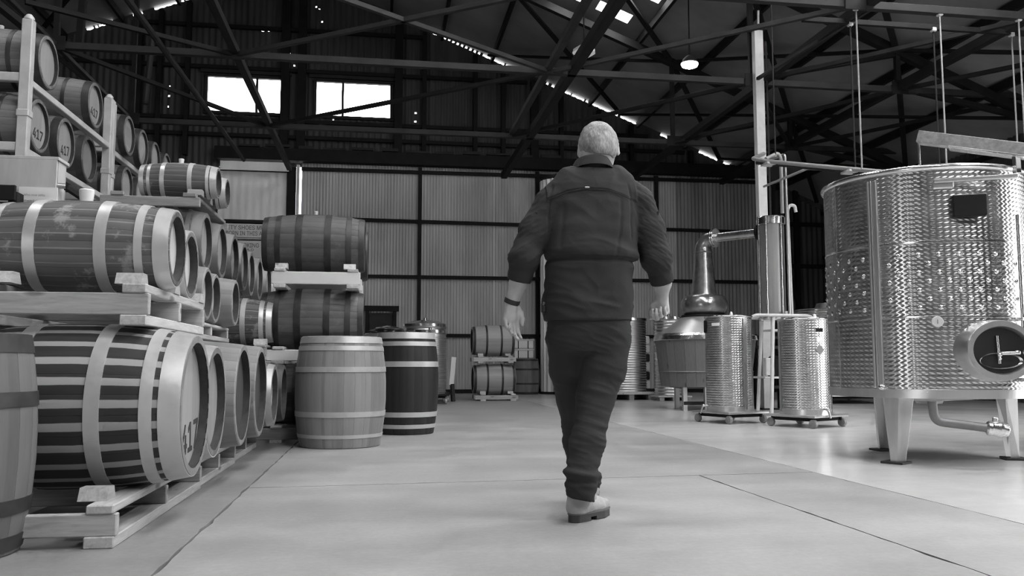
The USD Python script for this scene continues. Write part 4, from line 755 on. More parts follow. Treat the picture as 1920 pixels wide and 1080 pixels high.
part(pr, 'pipe', tube(bend([at_d(1432, 350, 12.9) - o, at_d(1514, 316, 12.2) - o, at_d(1600, 322, 11.6) - o], .05, 5), .018, 10), M_PIPE, smooth=40)
part(pr, 'pipe', tube(bend([at_d(1436, 298, 12.5) - o, at_d(1458, 287, 12.6) - o, at_d(1464, 296, 12.6) - o, at_d(1467, 400, 12.7) - o], .05, 5), .028, 12), M_PIPE, smooth=40)
for q in (.05, .31): part(pr, 'saddle', cbox(a + (b - a) * q + [.05, .05, -.03], (.16, .22, .03)), M_STEELPALE)
def rod(px0, py0, py1, y, lab, ztop=5.36):
    p = at_y(px0, py0, y); q = at_y(px0 + (py1 - py0) * .075, py1, y); r_ = thing('hanger_rod', lab, 'rod', tuple(q)); p2 = np.array([q[0], q[1], ztop or p[2]])
    part(r_, 'shaft', tube([(0, 0, 0), p2 - q], .012, 8), M_PIPE if 'near' in lab else M_STEELMID, smooth=40); part(r_, 'clamp', cbox(p2 - q, (.07, .07, .06), .01), M_STEELPALE)
rod(1593, 8, 317, 10.0, 'bright hanger rod above the pipe run, nearer one of the first pair'); rod(1581, 14, 319, 10.5, 'dim hanger rod above the pipe run, farther one of the first pair')
rod(1752, 14, 335, 10.0, 'hanger rod right over the large tank, nearer of the middle pair'); rod(1740, 30, 335, 10.5, 'hanger rod over the large tank, farther of the middle pair')
rod(1903, 30, 345, 10.0, 'hanger rod near the right frame edge, nearer of the last pair'); rod(1889, 42, 345, 10.5, 'hanger rod near the right frame edge, farther of the last pair')
rod(1429, -40, 290, 11.6, 'long hanger rod close beside the white post', None)

# ---- lamps
lp = at_d(1293, 121, 15.3); L_ = thing('bay_lamp', 'lit high-bay lamp glowing under the roof, right of the man', 'lamp', tuple(lp))
part(L_, 'lens', xf(lathe([(.0001, -.10), (.08, -.09), (.15, -.055), (.175, .0), (.17, .03)], 28), (0, 0, 0), np.diag([.9, .8, .75])), emitter('lamp_lens', 14.), smooth=40); part(L_, 'housing', lathe([(.15, .03), (.14, .05), (.12, .10), (.05, .16), (.0001, .17)], 28), M_STEELMID, smooth=30); part(L_, 'stem', tube([(0, 0, .16), (0, 0, roof_z(lp[0]) - lp[2] - .2)], .012, 8), M_STEELDARK)
lp = at_d(1095, 96, 14.4); L_ = thing('bay_lamp', 'faintly glowing pale box lamp hung near the truss joint', 'lamp', tuple(lp))
part(L_, 'housing', xf(cbox((0, 0, 0), (.30, .26, .10), .02), (0, 0, 0), RZ(20) @ RY(6)), M_STEELPALE); part(str(stage.GetPrimAtPath(L_).GetChildren()[0].GetPath()), 'diffuser', xf(cbox((0, 0, -.03), (.31, .27, .06), .02), (0, 0, 0), RZ(20) @ RY(6)), emitter('dim_diffuser', .35)); part(L_, 'stem', tube([(0, 0, .05), (0, 0, roof_z(lp[0]) - lp[2] - .15)], .012, 8), M_STEELDARK)  # weak emission added to the diffuser to brighten the box

# ---- far end: stacked barrels, drum, crates, odds and ends
kb = barrel('upper of the two small stacked barrels against the rear doors, iron hoops', (1.80, 17.1, 1.19), LY, .84, .315, .27, staves_mat('honey_oak', .24, .38, 24, seed=51), M_HOOPDARK, [(.04, .05), (.33, .04), (.68, .04), (.96, .05)], 24, False, HEAD)
copy(kb, 'lower of the two small stacked barrels against the rear doors', (1.82, 17.1, .42), LY @ RZ(70))
pallet('small pallet between the two stacked barrels at the rear', 2.66, .86, 16.8, .6, .745, .03, .08, .03, rails=(2.55, 1.95), chocks=[(16.9, 2.5), (16.9, 1.95)]); pallet('small pallet on the floor under the two stacked barrels at the rear', 2.70, .86, 16.8, .6, 0, .03, .08, .03, rails=(2.6, 2.0), chocks=[(16.9, 2.55), (16.9, 2.0)])
barrel('upright brown barrel by the rear doors with pale crates on top', (3.50, 20.6, 0), RZ(0), .86, .33, .29, OAK_MID, M_HOOPDARK, [(.04, .05), (.3, .04), (.7, .04), (.96, .05)], 24, False, HEAD)
for k, lab in enumerate(('lower pale plastic crate on the brown upright barrel at the rear', 'upper pale plastic crate on the brown upright barrel at the rear')):
    pc = thing('plastic_crate', lab, 'crate', (3.42, 20.6, .862 + .235 * k))
    part(pc, 'tub', cbox((0, 0, .11), (.46, .36, .21), .02), M_PAPER); part(pc, 'lip', cbox((0, 0, .215), (.50, .40, .03), .01), M_PAPER)
    for x in (-.14, .1): part(pc, 'rib', cbox((x, -.185, .1), (.02, .02, .19)), M_STEELMID)
colu = thing('corrugated_column', 'pale corrugated galvanised column against the rear doors, half hidden by the man', 'column', (4.37, 20.75, 0))
an = np.linspace(0, 2 * PI, 240, endpoint=False); rr = .46 + .016 * np.sin(an * 20); v = np.concatenate([np.stack([rr * np.cos(an), rr * np.sin(an), np.full(240, z)], 1) for z in (0.02, 5.35)]); j = np.arange(240); j2 = (j + 1) % 240
part(colu, 'sheet', cat((v, np.stack([j, j2, j2 + 240, j + 240], 1))), M_WALLPALE, smooth=60); part(colu, 'rolled_top', lathe([(.47, 5.3), (.5, 5.33), (.49, 5.40), (.3, 5.44), (.0001, 5.45)], 48), M_STEELMID, smooth=30); part(colu, 'base_ring', lathe([(.47, 0), (.5, 0), (.5, .06), (.47, .06)], 48), M_STEELMID)
tr = thing('hand_truck', 'dark hand truck draped with a black sack and a grey bag, behind the man\'s leg', 'trolley', (4.24, 20.0, 0))
part(tr, 'bin', cbox((.06, 0, .18), (.36, .3, .34), .03), M_BLACK); part(tr, 'frame', cat(tube([(-.12, .1, .1), (-.1, .14, 1.2)], .02, 8), tube([(.3, .1, .1), (.28, .14, 1.2)], .02, 8)), M_STEELDARK); part(tr, 'sack', xf(sphere((0, 0, 0), (.11, .1, .30), 2), (-.02, -.06, .74), RY(12)), M_BLACK, smooth=True); part(tr, 'bag', xf(sphere((0, 0, 0), (.24, .14, .17), 2), (.14, -.04, 1.05), RY(20)), M_STEELDARK, smooth=True); part(tr, 'label_plate', cbox((-.02, -.16, .42), (.13, .02, .07)), M_WHITE)
pb = thing('box', 'grey carton beside the dark hand truck, behind the man\'s leg', 'box', (4.86, 19.8, 0)); part(pb, 'carton', cbox((0, 0, .3), (.4, .3, .6), .01), M_STEELMID); part(pb, 'tape', cbox((0, -.151, .44), (.4, .004, .03), 0), M_WHITE)
wt = thing('squeegee', 'white pole-like squeegee standing right of the slim ribbed tank', 'tool', (1.38, 16.7, 0)); part(wt, 'blade', bar((-.02, 0, .32), (.03, 0, .86), .03, .09), M_WHITE); part(wt, 'handle', bar((.02, .01, .0), (0, 0, .34), .06, .07), M_BLACK)
dr = thing('drum', 'pale steel drum topped by crumpled black sheet behind the upright barrels', 'drum', (.06, 12.0, 0)); part(dr, 'body', lathe([(.0001, 0), (.29, 0), (.3, .02), (.29, .04), (.29, .36), (.3, .38), (.29, .40), (.29, .76), (.3, .78), (.29, .80), (.29, 1.1), (.3, 1.12), (.28, 1.14), (.0001, 1.13)], 40), M_STEELSAT, smooth=30)
v, f = sphere((0, 0, 0), 1, 3); nz = meshkit.fbm(v * 2.2 + 5, 3, 4)[:, None]; v = v * (1 + (nz - .5) * .8) * [.22, .22, .07]; v[:, 2] = np.maximum(v[:, 2], -.03); part(dr, 'black_sheet', xf((v, f), (.02, -.02, 1.17)), plain('black_plastic', .02, .25, 0, .2, 8), smooth=True)

# ---- safety notices on the pale door
def board(label, px0, px1, py0, py1, lines):
    y = Y_BACK - .10; a, b = at_y(px0, py0, y), at_y(px1, py1, y); w, h = b[0] - a[0], a[2] - b[2]
    n = thing('sign', label, 'sign', ((a[0] + b[0]) / 2, y, b[2])); bp = part(n, 'board', cbox((0, 0, h / 2), (w, .02, h), .003), plain('sign_board', .68, .6, 0, .06, 4)); part(n, 'top_edge', cbox((0, -.004, h + .01), (w + .04, .03, .03)), M_STEELDARK)
    for s_, hh, cx, zz in lines:
        tm = text(s_, hh, .003, True); tm = xf(tm, (-(tm[0][:, 0].min() + tm[0][:, 0].max()) / 2, 0, 0)); wd = np.ptp(tm[0][:, 0]); k = cx[1] / wd if cx[1] else 1
        part(bp, 'lettering', xf((tm[0] * [k, 1, 1], tm[1]), (cx[0], -.010, h * zz), RX(90)), plain('sign_letters', .22, .8))
board('white sign lettered SAFETY SHOES MUST BE WORN IN THIS AREA', 408, 508, 418, 446, [('SAFETY SHOES MUST', .10, (-.0, 1.26), .56), ('BE WORN IN THIS AREA', .10, (.0, 1.26), .14)])
board('white NO SMOKING sign below the safety shoes sign', 425, 506, 450, 484, [('NO SMOKING', .10, (-.12, .74), .60), ('P.A.D', .055, (-.0, .26), .40)])
# ================================================================== the walking man
class Field:
    """a signed distance grid; shapes are merged smoothly, each in its own neighbourhood"""
    def __init__(s, lo, hi, h):
        s.h = h; s.lo = np.asarray(lo, float); s.n = np.ceil((np.asarray(hi) - s.lo) / h).astype(int) + 1
        s.F = np.full(s.n, .2, np.float32); s.ax = [(s.lo[k] + np.arange(s.n[k]) * h).astype(np.float32) for k in range(3)]
    def block(s, lo, hi):
        a = np.clip(np.floor((np.asarray(lo) - s.lo) / s.h).astype(int), 0, s.n); b = np.clip(np.ceil((np.asarray(hi) - s.lo) / s.h).astype(int) + 1, 0, s.n)
        sl = tuple(slice(x, y) for x, y in zip(a, b)); return sl, np.meshgrid(*[s.ax[k][sl[k]] for k in range(3)], indexing='ij')
    def merge(s, sl, d, k):
        f = s.F[sl]
        if k > 0: h = np.clip(.5 + .5 * (f - d) / k, 0, 1); s.F[sl] = f * (1 - h) + d * h - k * h * (1 - h)
        else: s.F[sl] = np.minimum(f, d)
    def cone(s, a, b, ra, rb, k=.02):
        a, b = np.asarray(a, float), np.asarray(b, float); m = max(ra, rb) + k + 3 * s.h
        sl, (X, Y, Z) = s.block(np.minimum(a, b) - m, np.maximum(a, b) + m); d = b - a; L2 = max(d @ d, 1e-9)
        t = np.clip(((X - a[0]) * d[0] + (Y - a[1]) * d[1] + (Z - a[2]) * d[2]) / L2, 0, 1)
        s.merge(sl, np.sqrt((X - a[0] - t * d[0]) ** 2 + (Y - a[1] - t * d[1]) ** 2 + (Z - a[2] - t * d[2]) ** 2) - (ra + (rb - ra) * t), k); return s
    def chain(s, pts, rs, k=.02):
        for a, b, p, q in zip(pts, pts[1:], rs, rs[1:]): s.cone(a, b, p, q, k)
        return s
    def ell(s, c, r, R=None, k=.02, sub=False):
        c, r = np.asarray(c, float), np.asarray(r, float); m = r.max() + k + 3 * s.h; sl, (X, Y, Z) = s.block(c - m, c + m); R = np.eye(3) if R is None else R
        q = [(X - c[0]) * R[0, j] + (Y - c[1]) * R[1, j] + (Z - c[2]) * R[2, j] for j in range(3)]
        k0 = np.sqrt(sum((q[j] / r[j]) ** 2 for j in range(3))); k1 = np.sqrt(sum((q[j] / r[j] ** 2) ** 2 for j in range(3))) + 1e-9; d = k0 * (k0 - 1) / k1
        if sub: f = s.F[sl]; h = np.clip(.5 - .5 * (f + d) / k, 0, 1); s.F[sl] = f * (1 - h) - d * h + k * h * (1 - h)
        else: s.merge(sl, d, k)
        return s
    def loft(s, secs, k=.02, pw=2.4):
        """secs: (z, cx, cy, half width, half depth) from low to high"""
        S = np.array(secs); m = .05 + k; sl, (X, Y, Z) = s.block([S[:, 1].min() - S[:, 3].max() - m, S[:, 2].min() - S[:, 4].max() - m, S[0, 0] - m], [S[:, 1].max() + S[:, 3].max() + m, S[:, 2].max() + S[:, 4].max() + m, S[-1, 0] + m])
        z = Z[0, 0, :]; from_ = lambda j: np.interp(z, S[:, 0], S[:, j])[None, None, :]
        a, b = from_(3), from_(4); q = (np.abs((X - from_(1)) / a) ** pw + np.abs((Y - from_(2)) / b) ** pw) ** (1 / pw); d = (q - 1) * np.minimum(a, b)
        d = np.maximum(d, np.maximum(S[0, 0] - Z, Z - S[-1, 0])); s.merge(sl, d, k); return s
    def mesh(s):
        F = s.F; s_ = F < 0; c = s_[:-1, :-1, :-1].astype(np.int8)
        corner = [(i, j, k) for i in (0, 1) for j in (0, 1) for k in (0, 1)]; view = lambda A, o: A[o[0]:A.shape[0] - 1 + o[0], o[1]:A.shape[1] - 1 + o[1], o[2]:A.shape[2] - 1 + o[2]]
        cnt = sum(view(s_, o).astype(np.int8) for o in corner); act = np.argwhere((cnt > 0) & (cnt < 8)); idx = np.full(cnt.shape, -1, np.int64); idx[tuple(act.T)] = np.arange(len(act))
        val = {o: F[act[:, 0] + o[0], act[:, 1] + o[1], act[:, 2] + o[2]] for o in corner}; acc = np.zeros((len(act), 3)); num = np.zeros(len(act))
        for a in corner:
            for ax in range(3):
                if a[ax]: continue
                b = tuple(1 if q == ax else a[q] for q in range(3)); x, y = val[a], val[b]; on = (x < 0) != (y < 0); t = np.where(on, x / np.where(on, x - y, 1), 0)
                p = np.zeros((len(act), 3)) + a; p[:, ax] += t; acc += p * on[:, None]; num += on
        V = s.lo + (act + acc / np.maximum(num, 1)[:, None]) * s.h; Q = []
        for ax in range(3):
            u, w = [(1, 2), (2, 0), (0, 1)][ax]; sa = np.take(s_, range(0, s_.shape[ax] - 1), ax); sb = np.take(s_, range(1, s_.shape[ax]), ax); e = np.argwhere(sa != sb)
            e = e[(e[:, u] > 0) & (e[:, w] > 0) & (e[:, u] < s_.shape[u] - 1) & (e[:, w] < s_.shape[w] - 1)]; inside = s_[tuple(e.T)]; g = []
            for du, dw in ((-1, -1), (0, -1), (0, 0), (-1, 0)): o = e.copy(); o[:, u] += du; o[:, w] += dw; g.append(idx[tuple(o.T)])
            q = np.stack(g, 1); q[~inside] = q[~inside][:, ::-1]; Q.append(q)
        Q = np.vstack(Q); return V, np.vstack([Q[:, [0, 1, 2]], Q[:, [0, 2, 3]]])
def normals(v, f):
    n = np.zeros_like(v); c = np.cross(v[f[:, 1]] - v[f[:, 0]], v[f[:, 2]] - v[f[:, 0]])
    for k in range(3): np.add.at(n, f[:, k], c)
    return n / (np.linalg.norm(n, axis=1, keepdims=True) + 1e-12)
def ridged(p, seed=0, oct=2): return sum((1 - np.abs(2 * meshkit.noise(p * 2 ** o, seed + o) - 1)) * .6 ** o for o in range(oct)) / 1.6 - .55
sstep = lambda a, b, x: (lambda t: t * t * (3 - 2 * t))(np.clip((x - a) / (b - a), 0, 1))
J = lambda px, py, y: at_y(px, py, y)
MB = np.array([.95, 3.97, 0.0])
man = thing('person', 'grey-haired man in dark shirt and trousers walking away, hands hanging loosely', 'person', tuple(MB))
def mpart(name, m, mat, smooth=True, label=None, under=None): return part(under or man, name, (np.asarray(m[0]) - MB, m[1]), mat, smooth=smooth, label=label)
skin = mk('skin', {'tc': ('texture_coordinate', {}), 'n': ('noise_texture', {'scale': 22., 'detail': 4.}), 'r': ('rgb_ramp', {'ramp': [(.3, g3(.36)), (.7, g3(.46))]}), 'bp': ('bump', {'strength': .12, 'distance': .002}), 'p': ('principled_bsdf', {'roughness': .5})}, [('tc.object', 'n.vector'), ('n.fac', 'r.fac'), ('r.color', 'p.base_color'), ('n.fac', 'bp.height'), ('bp.normal', 'p.normal')])
shirt_m = plain('dark_cotton', .031, .85, 0, .16, 5, bump=.25, bscale=420, spec=.2); trouser_m = plain('dark_denim', .030, .85, 0, .2, 7, bump=.25, bscale=380, spec=.2); seam_shadow_m = plain('seam_shadow', .018, .9, 0, .1)
hair_m = mk('grey_hair', {'tc': ('texture_coordinate', {}), 'mp': ('mapping', {'scale': (1, 1, .35)}), 'n': ('noise_texture', {'scale': 13., 'detail': 4., 'roughness': .55}), 's': ('noise_texture', {'scale': 150., 'detail': 3.}), 'm': ('mix', {'fac': .35}), 'r': ('rgb_ramp', {'ramp': [(.34, g3(.10)), (.46, g3(.22)), (.62, g3(.43))]}), 'bp': ('bump', {'strength': .7, 'distance': .003}), 'p': ('principled_bsdf', {'roughness': .6, 'specular_ior_level': .3})},
          [('tc.object', 'n.vector'), ('tc.object', 'mp.vector'), ('mp.vector', 's.vector'), ('n.color', 'm.color1'), ('s.color', 'm.color2'), ('m.color', 'r.fac'), ('r.color', 'p.base_color'), ('s.fac', 'bp.height'), ('bp.normal', 'p.normal')])
suede = plain('pale_suede', .36, .9, 0, .14, 14, bump=.2, bscale=220, spec=.1)
# joints
YH, YT = 3.97, 4.00
hipR, kneeR, ankR = J(1137, 628, 3.97), J(1117, 745, 3.92), J(1090, 902, 3.80)
hipL, kneeL, ankL = J(1068, 628, 3.98), J(1075, 745, 4.14), J(1100, 896, 4.33)
shL, elL, cuL, wrL = J(1038, 385, YT), J(983, 482, 3.95), J(973, 527, 3.98), J(960, 566, 4.01)
shR, elR, cuR, wrR = J(1192, 382, YT), J(1231, 484, 3.95), J(1242, 530, 3.99), J(1241, 556, 4.02)
hc = J(1122, 274, 4.02); HR = RZ(-17) @ RX(-4)
HS = 1.10
HP = lambda u, v, w: hc + HR @ np.array([u, v, w]) * HS
secs = [(J(1101, py, YH)[2], J(cx, py, YH)[0], YH + oy, hw * .00252, dp) for py, cx, hw, dp, oy in ((602, 1101, 83, .150, 0), (560, 1102, 83, .152, 0), (520, 1103, 81, .150, 0), (487, 1106, 82, .150, 0), (478, 1106, 87, .158, 0), (430, 1108, 89, .158, .01), (385, 1111, 86, .145, .02), (352, 1112, 72, .118, .02), (333, 1111, 52, .095, .02), (321, 1110, 36, .080, .02))]
# ---- body
fld = Field([.40, 3.60, -.0], [1.62, 4.62, 1.92], .0055)
fld.loft([(z, x, y, a * .86, b * .82) for z, x, y, a, b in secs], .03)
fld.chain([J(1111, 330, 4.0), J(1113, 300, 4.01)], [.078, .072], .03)
fld.ell(hc, (.091, .108, .115), HR, .02); fld.ell(HP(0, .028, -.068), (.070, .078, .076), HR, .025); fld.ell(HP(0, .076, -.105), (.028, .026, .022), HR, .02)
fld.ell(HP(0, .108, -.032), (.013, .020, .012), HR, .012); fld.cone(HP(0, .098, .012), HP(0, .112, -.028), .008, .011, .01); fld.cone(HP(-.045, .088, .022), HP(.045, .088, .022), .011, .011, .015)
for u in (-.032, .032): fld.ell(HP(u, .097, .002), (.017, .012, .010), HR, .008, True); fld.ell(HP(u, .087, .002), (.0125, .0125, .0125), HR, .002)
fld.cone(HP(-.02, .094, -.069), HP(.02, .094, -.069), .006, .006, .008); fld.cone(HP(-.016, .094, -.079), HP(.016, .094, -.079), .0065, .0065, .006)
for u in (-1, 1):
    Re = HR @ RZ(-u * 22); fld.ell(HP(u * .086, -.006, -.018), (.011, .024, .034), Re, .008); fld.ell(HP(u * .094, .000, -.014), (.008, .012, .018), Re, .006, True)
fld.chain([hipR, kneeR, ankR], [.085, .056, .042], .03); fld.chain([hipL, kneeL, ankL], [.085, .056, .042], .03); fld.cone(ankR, ankR + [.06, .08, -.08], .04, .03, .02); fld.cone(ankL, ankL + [.02, .1, -.08], .04, .03, .02)
fld.chain([shL, elL, cuL, wrL], [.06, .048, .042, .031], .02); fld.chain([shR, elR, cuR, wrR], [.06, .048, .042, .031], .02)
def hand(w, d, n, s, curl, thumb, sc=1.0):
    d, n, s = (np.asarray(q, float) / np.linalg.norm(q) for q in (d, n, s)); s = s - d * (s @ d); s /= np.linalg.norm(s); n = n - d * (n @ d) - s * (n @ s); n /= np.linalg.norm(n)
    fld.cone(w, w + d * .03 * sc, .029 * sc, .028 * sc, .012)
    off, lens, rad = (.030, .010, -.010, -.029), ((.046, .028, .021), (.050, .032, .023), (.047, .030, .022), (.037, .023, .019)), (.0098, .0100, .0095, .0085)
    for i in range(4):
        k0 = w + d * (.092 - .006 * abs(i - 1)) * sc + s * off[i] * sc
        fld.cone(w + d * .015 + s * off[i] * .55, k0, .016, .0125, .010)
        a, p = 0., k0
        for L_, b, r_ in zip(lens[i], curl, (1.0, .93, .84)):
            a += math.radians(b + 4 * (i - 1)); q = p + (d * math.cos(a) + n * math.sin(a)) * L_ * sc; fld.cone(p, q, rad[i] * r_ * 1.04, rad[i] * r_ * .96, .0035); p = q
    fld.ell(w + d * .055 + n * .010, (.033, .014, .040), np.stack([s, n, d], 1), .012)
    t = [w + d * .022 + s * .020 + n * .006, w + d * (.052) + s * (.040) + n * thumb[0], w + d * .082 + s * .049 + n * (thumb[0] + thumb[1] * .5), w + d * .108 + s * .046 + n * (thumb[0] + thumb[1])]
    fld.chain(t, [.017, .0135, .0115, .0092], .006)
hand(wrL, (-.03, -.02, -1), (.25, -1, 0), (1, .25, 0), (16, 30, 26), (.012, .012), 1.07); hand(wrR, (.0, .02, -1), (-.55, -.85, 0), (-.8, .6, 0), (62, 78, 48), (.022, .014), .96)
bm = fld.mesh(); mpart('body', bm, skin)
# ---- hair
fh = Field(hc - .16, hc + .16, .004); fh.ell(hc + HR @ [0, -.002, .003], (.098, .114, .119), HR, 0)
sl, (X, Y, Z) = fh.block(hc - 1, hc + 1); q = [(X - hc[0]) * HR[0, j] + (Y - hc[1]) * HR[1, j] + (Z - hc[2]) * HR[2, j] for j in range(3)]
cut = -(q[2] + .068 - 1.35 * np.maximum(0, q[1] + .022) + .35 * np.maximum(0, np.abs(q[0]) - .06)); fh.F = np.maximum(fh.F, np.minimum(cut, .05).astype(np.float32))
v, f = fh.mesh(); n_ = normals(v, f); v = v + n_ * ((meshkit.fbm(v * [38, 38, 22], 3, 5) - .5) * .013)[:, None]; mpart('hair', (v, f), hair_m, label='short grey hair')
# ---- shirt
fs = Field([.45, 3.66, .88], [1.60, 4.30, 1.76], .0055)
fs.loft(secs, .012); fs.chain([J(1070, 345, 4.0), shL, J(1006, 432, 3.98), elL, cuL], [.080, .084, .074, .064, .053], .03); fs.chain([J(1150, 343, 4.0), shR, J(1214, 432, 3.98), elR, cuR], [.080, .084, .074, .064, .052], .03)
for c, e in ((cuL, elL), (cuR, elR)):
    u = (e - c) / np.linalg.norm(e - c); fs.cone(c + u * .006, c + u * .03, .057, .060, .006)
# cut the sleeve ends and the hem
sl, (X, Y, Z) = fs.block([-9, -9, -9], [9, 9, 9])
for c, e in ((cuL, elL), (cuR, elR)):
    u = (e - c) / np.linalg.norm(e - c); near = np.sqrt((X - c[0]) ** 2 + (Y - c[1]) ** 2 + (Z - c[2]) ** 2) < .13
    fs.F = np.where(near, np.maximum(fs.F, -((X - c[0]) * u[0] + (Y - c[1]) * u[1] + (Z - c[2]) * u[2])), fs.F).astype(np.float32)
v, f = fs.mesh(); n_ = normals(v, f); cx = J(1106, 500, YH)[0]
arm = np.minimum(*[np.min([np.linalg.norm(v - (a + (b - a) * t), axis=1) for a, b in ((s_, e_), (e_, c_)) for t in np.linspace(0, 1, 6)], axis=0) for s_, e_, c_ in ((shL, elL, cuL), (shR, elR, cuR))]); on_arm = 1 - sstep(.085, .12, arm); on_arm *= np.clip(np.abs(v[:, 0] - cx) / .24, 0, 1) ** 3
zf = lambda py: J(1106, py, YH)[2]
waist = np.exp(-((v[:, 2] - zf(500)) / .09) ** 2) + .8 * np.exp(-((v[:, 2] - zf(575)) / .06) ** 2) + .35
mod = sstep(.35, .65, meshkit.fbm(v * [6, 5, 7], 2, 77)); w1 = ridged(np.stack([v[:, 0] * 2.4 + v[:, 2] * 2.5 + 40, v[:, 1] * 3, v[:, 2] * 11 + v[:, 0] * 2.2 + 1.2 * meshkit.fbm(v * 4, 2, 5)], 1), 3) * .026 * waist * mod; w1 += ridged(np.stack([np.abs(v[:, 0] - cx) * 6 - v[:, 2] * 4, v[:, 1] * 5 + .3 * np.sign(v[:, 0] - cx) * 0, v[:, 2] * 5 + v[:, 0] * 3], 1), 9) * .018 * (1 - .6 * mod)
w2 = ridged(np.stack([v[:, 0] * 7, v[:, 1] * 7, v[:, 2] * 17 + np.abs(v[:, 0] - cx) * 10], 1), 15, 3) * .016
yx = np.array([J(p, 360, 3.84)[0] for p in (1025, 1045, 1070, 1100, 1140, 1160, 1180, 1200)]); yz = np.array([J(1100, p, 3.84)[2] for p in (372, 366, 356, 352, 353, 358, 365, 370)])
yoke = sstep(-.003, .003, v[:, 2] - np.interp(v[:, 0], yx, yz)) * (v[:, 1] < 3.97) * (np.abs(v[:, 0] - cx) < .215)
pz = v[:, 2]; cr = lambda pts: np.interp(pz, [J(1100, q[1], 3.85)[2] for q in pts][::-1], [J(q[0], q[1], 3.85)[0] for q in pts][::-1])
groove = lambda pts, dpt, w: -dpt * np.exp(-((v[:, 0] - cr(pts)) / w) ** 2) * sstep(J(1100, pts[-1][1] + 6, 3.85)[2], J(1100, pts[-1][1] - 8, 3.85)[2], pz) * sstep(J(1100, pts[0][1] - 6, 3.85)[2], J(1100, pts[0][1] + 8, 3.85)[2], pz) * (v[:, 1] < 3.95)
cuffd = np.minimum(np.linalg.norm(v - cuL, axis=1), np.linalg.norm(v - cuR, axis=1)); w2 = w2 * sstep(.055, .11, cuffd)
disp = groove(((1165, 372), (1164, 400), (1160, 440), (1150, 480)), .006, .008) + groove(((1182, 340), (1186, 370), (1184, 410), (1186, 445)), .006, .006) + groove(((1044, 345), (1036, 372), (1032, 402), (1030, 440)), .006, .006) + groove(((1060, 380), (1056, 420), (1052, 470)), .005, .010)
disp = disp + w1 * (1 - on_arm) + w2 * on_arm + yoke * .006
low = sstep(zf(492), zf(484), v[:, 2]); disp += (low * np.exp(-np.maximum(0, v[:, 2] - zf(484)) / .05) * .010 - np.exp(-((v[:, 2] - zf(491)) / .012) ** 2) * .008) * (1 - on_arm) * (v[:, 1] < 4.02)
v = v + n_ * disp[:, None]; SH = (v, f); shp = mpart('shirt', SH, shirt_m)
def on_back(x, z, lift=.002):
    d = np.hypot(v[:, 0] - x, v[:, 2] - z); m = d < .012; m = m if m.any() else d < .03; return np.array([x, v[m, 1].min() - lift, z])
def seam(name, pts, r=.0014, mat=None): mpart(name, tube([on_back(*p) for p in pts], r, 6), mat or seam_shadow_m, under=shp)
seam('yoke_seam', [(x, np.interp(x, yx, yz) - .003) for x in np.linspace(yx[0] + .01, yx[-1] - .04, 22)], .0022)  # dark tube coloured as the shadow line under the yoke edge
ctr = lambda px, py: (J(px, py, 3.85)[0], J(px, py, 3.85)[2])

p = on_back(*ctr(1101, 351), .006); mpart('hanger_tag', cbox(p, (.022, .006, .007), .002), M_STEELPALE, False, 'small pale loop on the yoke', shp)
for px, py, ang in ((1008, 405, -22), (1231, 404, 24)):
    q = J(px, py, 3.93); mpart('sleeve_tab', xf(cbox((0, 0, 0), (.012, .03, .042), .004), q, RY(ang)), shirt_m, False, None, shp)
nk = J(1110, 315, 4.0); an = np.linspace(0, 2 * PI, 48, endpoint=False); col = []
for r, z in ((.112, -.024), (.108, -.012), (.094, .018), (.086, .032), (.081, .034), (.078, .02), (.082, -.03)):
    col.append(np.stack([nk[0] + r * np.cos(an), nk[1] + r * 1.02 * np.sin(an), nk[2] + z - .22 * r * np.sin(an) - .004], 1))
j = np.arange(48); j2 = (j + 1) % 48; mpart('collar', cat((np.vstack(col), np.vstack([np.stack([i * 48 + j, i * 48 + j2, (i + 1) * 48 + j2, (i + 1) * 48 + j], 1) for i in range(6)]))), shirt_m, True, None, shp)
# ---- trousers
ft = Field([.60, 3.60, .05], [1.40, 4.55, 1.08], .0055)
ft.loft([(J(1105, py, YH)[2], J(1104, py, YH)[0], YH, hw, dp) for py, hw, dp in ((660, .165, .12), (630, .190, .138), (600, .196, .142), (570, .19, .138))], .03)
ft.chain([J(1136, 635, 3.96), J(1131, 690, 3.95), kneeR, J(1101, 830, 3.85), ankR, J(1090, 935, 3.80)], [.116, .104, .084, .073, .066, .060], .03); ft.chain([J(1066, 635, 3.98), J(1068, 690, 4.05), kneeL, J(1085, 830, 4.26), ankL, J(1100, 918, 4.34)], [.104, .094, .080, .070, .064, .060], .03)
sl, (X, Y, Z) = ft.block([-9, -9, -9], [9, 9, 9]); ft.F = np.maximum(ft.F, (.105 - .25 * (X - .9) - Z)).astype(np.float32)
v2, f2 = ft.mesh(); n_ = normals(v2, f2); k = sstep(.55, .25, v2[:, 2]); kk = np.exp(-((v2[:, 2] - .60) / .08) ** 2); hp = np.exp(-((v2[:, 2] - .84) / .06) ** 2)
dd = ridged(np.stack([v2[:, 0] * 5, v2[:, 1] * 5, v2[:, 2] * 20 + v2[:, 0] * 6], 1), 4, 2) * (.004 + .014 * k + .008 * kk + .010 * hp) + np.exp(-((v2[:, 2] - .215 - .06 * (.90 - v2[:, 0])) / .016) ** 2) * .014 - np.exp(-((v2[:, 2] - .185 - .06 * (.90 - v2[:, 0])) / .012) ** 2) * .008
mpart('trousers', (v2 + n_ * dd[:, None], f2), trouser_m)
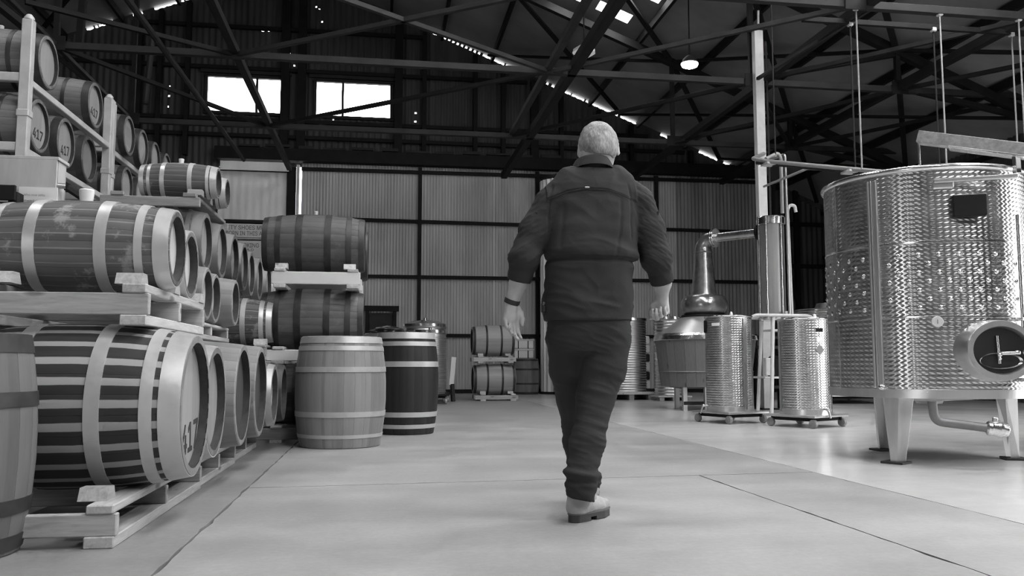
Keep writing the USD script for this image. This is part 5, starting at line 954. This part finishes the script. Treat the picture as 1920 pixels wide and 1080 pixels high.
q = J(1019, 577, 3.93); mpart('belt_clip', cbox(q, (.02, .03, .05), .006), M_BLACK, False); mpart('keys', cbox(q + [.0, -.012, .02], (.012, .01, .018), .003), M_STEEL, False)
# ---- watch
wv = (wrL - cuL) / np.linalg.norm(wrL - cuL); X1, Y1, D1 = frame_of(wv); mpart('watch', xf(lathe([(.0345, -.012), (.038, -.010), (.038, .010), (.0345, .012)], 32, closed_prof=True), wrL - wv * .002, np.stack([X1, Y1, D1], 1)), M_BLACK, True, 'dark watch band'); 
# ---- boots
def boot(heel, fwd, lift=0.):
    f = np.array([*fwd, 0.]); f /= np.linalg.norm(f); s = np.array([f[1], -f[0], 0]); R = np.stack([s, f, [0, 0, 1.]], 1); W = lambda x, y, z: heel + R @ np.array([x, y, z])
    outline = unary_union([Point(0, .036).buffer(.036), Point(0, .10).buffer(.034), Point(.004, .20).buffer(.049), Point(-.002, .262).buffer(.037)]).convex_hull.buffer(-.004)
    _sole = ('sole', xf(cat(xf(prism(outline, .017), (0, 0, .018)), xf(prism(outline.intersection(sbox(-1, -1, 1, .105)), .020), (0, 0, -.002)), xf(prism(outline.intersection(sbox(-1, .145, 1, 1)), .016), (0, 0, .003))), heel, R), plain('boot_sole', .035, .6, 0, .3, 12), False)
    _welt = ('welt', xf(prism(outline.buffer(.003), .006), heel + [0, 0, .034], R), plain('boot_welt', .10, .6, 0, .2, 12), False)
    b = Field(heel + [-.2, -.2, 0], heel + [.36, .36, .2], .004); b.chain([W(0, .042, .062), W(0, .11, .068), W(.002, .19, .055), W(0, .262, .050)], [.041, .043, .041, .031], .02); b.cone(W(0, .05, .06), W(0, .06, .15), .043, .052, .02)
    _, (X, Y, Z) = b.block([-9] * 3, [9] * 3); b.F = np.maximum(b.F, (heel[2] + .038) - Z).astype(np.float32)
    vb, fb_ = b.mesh(); nb = normals(vb, fb_); bt = mpart('boot', (vb + nb * (ridged(vb * 26, 6) * .004)[:, None], fb_), suede, True, 'pale suede boot')
    for q in (_sole, _welt): mpart(*q, None, bt)
boot(at_z(1070, 981, 0) + [.0, .0, .0], (.74, .67)); boot(np.array([ankL[0] + .0, 4.27, 0]), (.25, 1.0))
